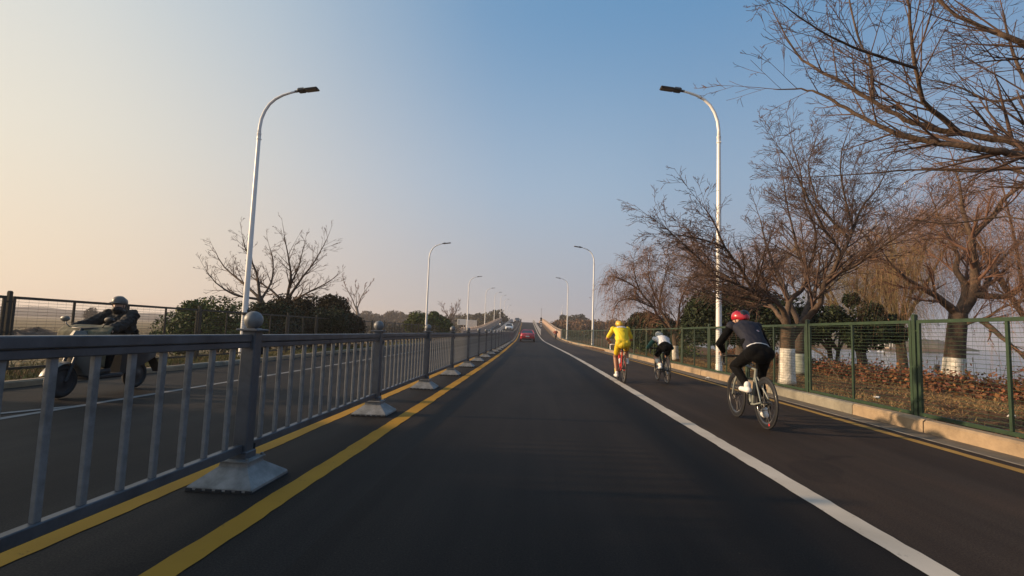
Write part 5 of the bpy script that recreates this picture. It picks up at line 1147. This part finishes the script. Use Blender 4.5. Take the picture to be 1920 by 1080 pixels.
def mast(label, px, Y, top, wd, m):
    g_ = at(px, 600, Y); z0 = ground_z(g_.x, Y); h = at(px, top, Y).z-z0; t = empty('radio_mast', (g_.x, Y, z0), 0, label, 'mast'); n = 12
    for k in range(3): a = 2.1*k; mb = MB(); mb.tube([(wd*math.cos(a), wd*math.sin(a), -.3), (wd*.25*math.cos(a), wd*.25*math.sin(a), h*.8)], .07, 5); mb.build('leg', m, t)
    br = MB()
    for i in range(n):
        for k in range(3):
            w0, w1 = wd*(1-.75*i/n), wd*(1-.75*(i+1)/n); a0, a1 = 2.1*k, 2.1*(k+1); br.tube([(w0*math.cos(a0), w0*math.sin(a0), h*.8*i/n), (w1*math.cos(a1), w1*math.sin(a1), h*.8*(i+1)/n)], .045, 4, False)
    br.build('lattice', m, t, fix=False); a = MB(); a.tube([(0, 0, h*.78), (0, 0, h)], .06, 6)
    a.build('aerial', m, t)
    for zz in (.6, .7): q = MB(); q.lathe([(wd*.6, h*zz), (wd*.62, h*zz+.5)], (0, 0, 0), 'z', 10); q.build('platform', m, t)
mast('slim white lattice radio mast rising behind the dark wood right of the bridge', 1053.5, 300, 571, .9, WHT)

# ------------------------------------------------------------------ far woods, far shores, field mounds
WG = mat('far_wood_green', (.050, .048, .028), .8, island=.5); WBR = mat('far_wood_brown', (.155, .085, .045), .85, island=.45); WGY = mat('far_wood_grey', (.085, .066, .050), .85, island=.45)
def wood(name, label, spots, m, size, seed, per=900):
    """spots: (x, y, height, half-width) of the single crowns"""
    rng = np.random.default_rng(seed); Q = []; tk = MB()
    for (x, y, h, wd) in spots:
        z = ground_z(x, y); bl = blobs(rng, 14, (x, y, z+h*.55), (wd, wd, h*.5)); bl.append((np.array((x, y, z+h*.45)), min(wd, h*.45)*.8)); bl.append((np.array((x, y, z+h*.2)), min(wd, h*.3)*.7))
        P, d = crown_points(rng, bl, per, z); Q.append(leaves(P, size, rng, up=.2, aspect=.8, out=d*.7)); tk.tube([(x, y, z-.2), (x, y, z+h*.6)], [.2, .08], 5)
    o = quads_np(name, np.concatenate(Q), m); tag(o, label, 'wood', kind='stuff'); stuff(tk.build('trunks', BARKD, o)); return o
pr = random.Random(91)
def belt(pa, pb, n, ta, tb, Y, dY, wd):
    o = []
    for i in range(n):
        f = (i+pr.uniform(-.4, .4))/max(1, n-1); px = pa+(pb-pa)*f; yy = Y+pr.uniform(-dY, dY); g_ = at(px, 600, yy); top = ta+(tb-ta)*f+pr.uniform(-4, 5); h = at(px, top, yy).z-ground_z(g_.x, yy); o.append((g_.x, yy, max(2., h), wd*pr.uniform(.8, 1.25)))
    return o
wood('far_wood', 'hazy grey-green wood on the skyline left of the bridge', belt(600, 870, 30, 584, 592, 225, 22, 5.5), WGY, .9, 92, 1000)
wood('far_wood', 'darker wood close to the bridge parapet on the left', belt(868, 932, 9, 596, 587, 190, 12, 4.2), WG, .8, 93, 1100)
wood('far_wood', 'russet thicket of bare willows and reeds right of the bridge', belt(1040, 1170, 20, 601, 601, 165, 14, 3.6), WBR, .55, 94, 1300)
wood('far_wood', 'dark evergreen clump on the skyline right of the bridge', belt(1052, 1092, 6, 592, 590, 205, 6, 3.2), WG, .7, 95, 1300)
wood('far_wood', 'grey hazy trees behind the cyclist in yellow', belt(1120, 1210, 9, 602, 606, 230, 15, 4.5), WGY, .8, 96, 900)
wood('far_wood', 'low dark scrub along the verge below the far left wood', belt(640, 760, 14, 610, 612, 120, 20, 2.6), WG, .6, 97, 700)
SH = mat('far_shore_wood', (.075, .068, .055), .9, var=.3, vscale=.05)
def ridge(name, a0, a1, R, h, seed, m):
    r_ = random.Random(seed); mb = MB(); n = 90; ph = [r_.uniform(0, 6) for _ in range(5)]; rings = []
    for i in range(n+1):
        a = math.radians(a0+(a1-a0)*i/n); e = min(1, i/6, (n-i)/6); hh = h*e*(.72+.16*math.sin(i*.17+ph[0])+.09*math.sin(i*.53+ph[1])+.05*math.sin(i*1.7+ph[2])+.03*r_.uniform(-1, 1))
        u = V((math.sin(a), math.cos(a), 0)); rings.append([u*(R-14)+V((0, 0, -.5)), u*(R-7)+V((0, 0, hh*.75)), u*R+V((0, 0, hh)), u*(R+16)+V((0, 0, hh*.8)), u*(R+26)+V((0, 0, -.5))])
    mb.loft(rings, True); return struct(mb.build(name, m, None, 'all'))
ridge('far_shore_hill', 14, 40, 335, 5.2, 3, SH); ridge('far_shore_hill', 8, 36, 560, 12, 4, SH); ridge('far_shore_hill', 60, 100, 790, 5, 9, SH); ridge('far_shore_hill', -100, -22, 690, 7.5, 5, SH); ridge('far_shore_hill', -100, -10, 800, 11, 6, SH)
# pavilion and pale posts on the far shore
g_ = at(1671, 650, 232); t = empty('pavilion', (g_.x, 232, .2), 0, 'small white-roofed pavilion on the far shore of the lake', 'pavilion')
b = MB(); b.lathe([(3.6, 3.0), (3.4, 3.3), (1.6, 4.1), (.3, 5.0), (0, 5.3)], (0, 0, 0), 'z', 8); b.build('roof', WHT, t)
for k in range(8): a = k*math.pi/4; b = MB(); b.tube([(2.6*math.cos(a), 2.6*math.sin(a), -.6), (2.6*math.cos(a), 2.6*math.sin(a), 3.05)], .14, 6); b.build('column', WHT, t)
b = MB(); b.bbox((0, 0, -.3), (6.4, 6.4, .6), .05); b.build('plinth', PARL, t)
for i, px in enumerate((1620, 1629, 1648, 1655)):
    g_ = at(px, 655, 205); b = MB(); b.lathe([(.9, 0), (.5, .25), (.05, .5), (.05, 2.2), (.28, 2.3), (.0, 3.6)], (0, 0, 0), 'z', 8); o = b.build('white_buoy', WHT); o.location = (g_.x, 205, LAKE-.02)
    tag(o, ('pale navigation buoy furthest from the pavilion, off the far shore', 'pale navigation buoy second furthest from the pavilion, off the far shore', 'pale navigation buoy second nearest the pavilion, off the far shore', 'pale navigation buoy nearest the pavilion, off the far shore')[i], 'buoy', 'pale buoys off the far shore')
g_ = at(1755, 668, 62); t = empty('dark_marker_float', (g_.x, 62, LAKE), 0, 'small dark float bobbing on the lake near the old willow trunk', 'float'); b = MB(); b.ell((0, 0, .25), (.32, .24, .5), Matrix.Rotation(.5, 3, 'Y'), 12, 8); b.build('float_body', BK, t, 'all'); b = MB(); b.tube([(.2, 0, .6), (.32, 0, 1.1)], .03, 6); b.build('stick', BK, t)
# dry reeds standing in the shallows
rd = MB(); pr = random.Random(17)
for k in range(130):
    Y = 8+pr.random()*24; X = shore(Y)-.6+pr.uniform(-.5, 2.2); z = max(ground_z(X, Y), LAKE-.2); h = pr.uniform(.7, 1.25)-z*.85; p = V((X, Y, z-.05)); q = p+V((pr.gauss(0, .12), pr.gauss(0, .12), h)); rd.tube([p, p.lerp(q, .6), q], [.006, .005, .004], 3, False)
    if pr.random() < .35: rd.tube([q-V((0, 0, .12)), q], [.014, .010], 5)
tag(rd.build('dry_reeds', mat('reed_stem', (.10, .065, .04), .9), fix=False), 'thin dry reed stems standing at the edge of the lake', 'reeds', kind='stuff')
# earth heaps in the field
EH = mat('dark_field_earth', (.075, .055, .042), .95, var=.4, vscale=3, bump=1., bscale=5)
def mound(x, y, sx, sy, h, seed):
    r_ = random.Random(seed); mb = MB(); n = 26; rings = []; ph = [r_.uniform(0, 6) for _ in range(6)]
    for i in range(9):
        f = i/8; rings.append([V((sx*(1-f**1.5)*math.cos(a)*(1+.12*math.sin(3*a+ph[0])+.06*math.sin(7*a+ph[1])), sy*(1-f**1.5)*math.sin(a)*(1+.1*math.sin(4*a+ph[2])), -.3+(h+.3)*f*(1+.16*math.sin(5*a+ph[3]+f*4)+.08*math.sin(11*a+ph[4]))*(1-.1*r_.random()))) for a in [2*math.pi*k/n for k in range(n)]])
    mb.loft(rings); o = mb.build('earth_heap', EH, None, 'all'); o.location = (x, y, ground_z(x, y)); return o
for k, (px, Y, sx, h, lb) in enumerate(((30, 33, 2.6, .62, 'long dark heap of dug earth in the field nearest the left edge'), (72, 35, 3.2, .75, 'broad dark heap of dug earth in the field behind the scooter mirrors'), (118, 36, 2.4, .55, 'small dark heap of dug earth in the field left of the fence post'))):
    g_ = at(px, 610, Y); tag(mound(g_.x, Y, sx, 2.0, h, 70+k), lb, 'earth heap', 'heaps of dug earth in the field')
for k, (px, Y, h, lb) in enumerate(((172, 120, 3.2, 'small lone round tree out in the brown field'),)):
    g_ = at(px, 600, Y); bush(lb, (g_.x, Y, ground_z(g_.x, Y)), (1.9, 1.9, h), 3000, WGY, .35, 80+k, 'tree', 'field_tree', stems=2, trunk=1.8, low=.6)
# bits of litter on the verge and road
PAPER = mat('white_paper', (.72, .70, .66), .8)
for k, (x, y, lb) in enumerate(((6.75, 10.4, 'crumpled white paper lying on the dry verge behind the fence'), (5.1, 15.2, 'scrap of white paper in the gutter beside the kerb'), (7.4, 8.3, 'small white scrap among the fallen leaves nearest the camera'))):
    b = MB(); r_ = random.Random(k); b.ell((0, 0, .02), (.07, .045, .025), None, 8, 6); b.v = [v+rv(r_)*.014 for v in b.v]; o = b.build('paper_scrap', PAPER); o.location = (x, y, ground_z(x, y)+.01 if x > 5.5 else .008); tag(o, lb, 'litter', 'scraps of paper litter')

# ------------------------------------------------------------------ haze
hb = MB(); hb.box((0, 400, 10.5), (1840, 1040, 28)); hz_o = hb.mesh('haze', [])
hm = bpy.data.materials.new('haze_air'); hm.use_nodes = True; n = hm.node_tree.nodes; n.clear(); o_ = n.new('ShaderNodeOutputMaterial'); pv_ = n.new('ShaderNodeVolumePrincipled')
pv_.inputs['Color'].default_value = (.86, .80, .78, 1); pv_.inputs['Density'].default_value = .0007; pv_.inputs['Anisotropy'].default_value = .2
hm.node_tree.links.new(pv_.outputs[0], o_.inputs['Volume']); hz_o.materials.append(hm);
stuff(link('haze', hz_o))
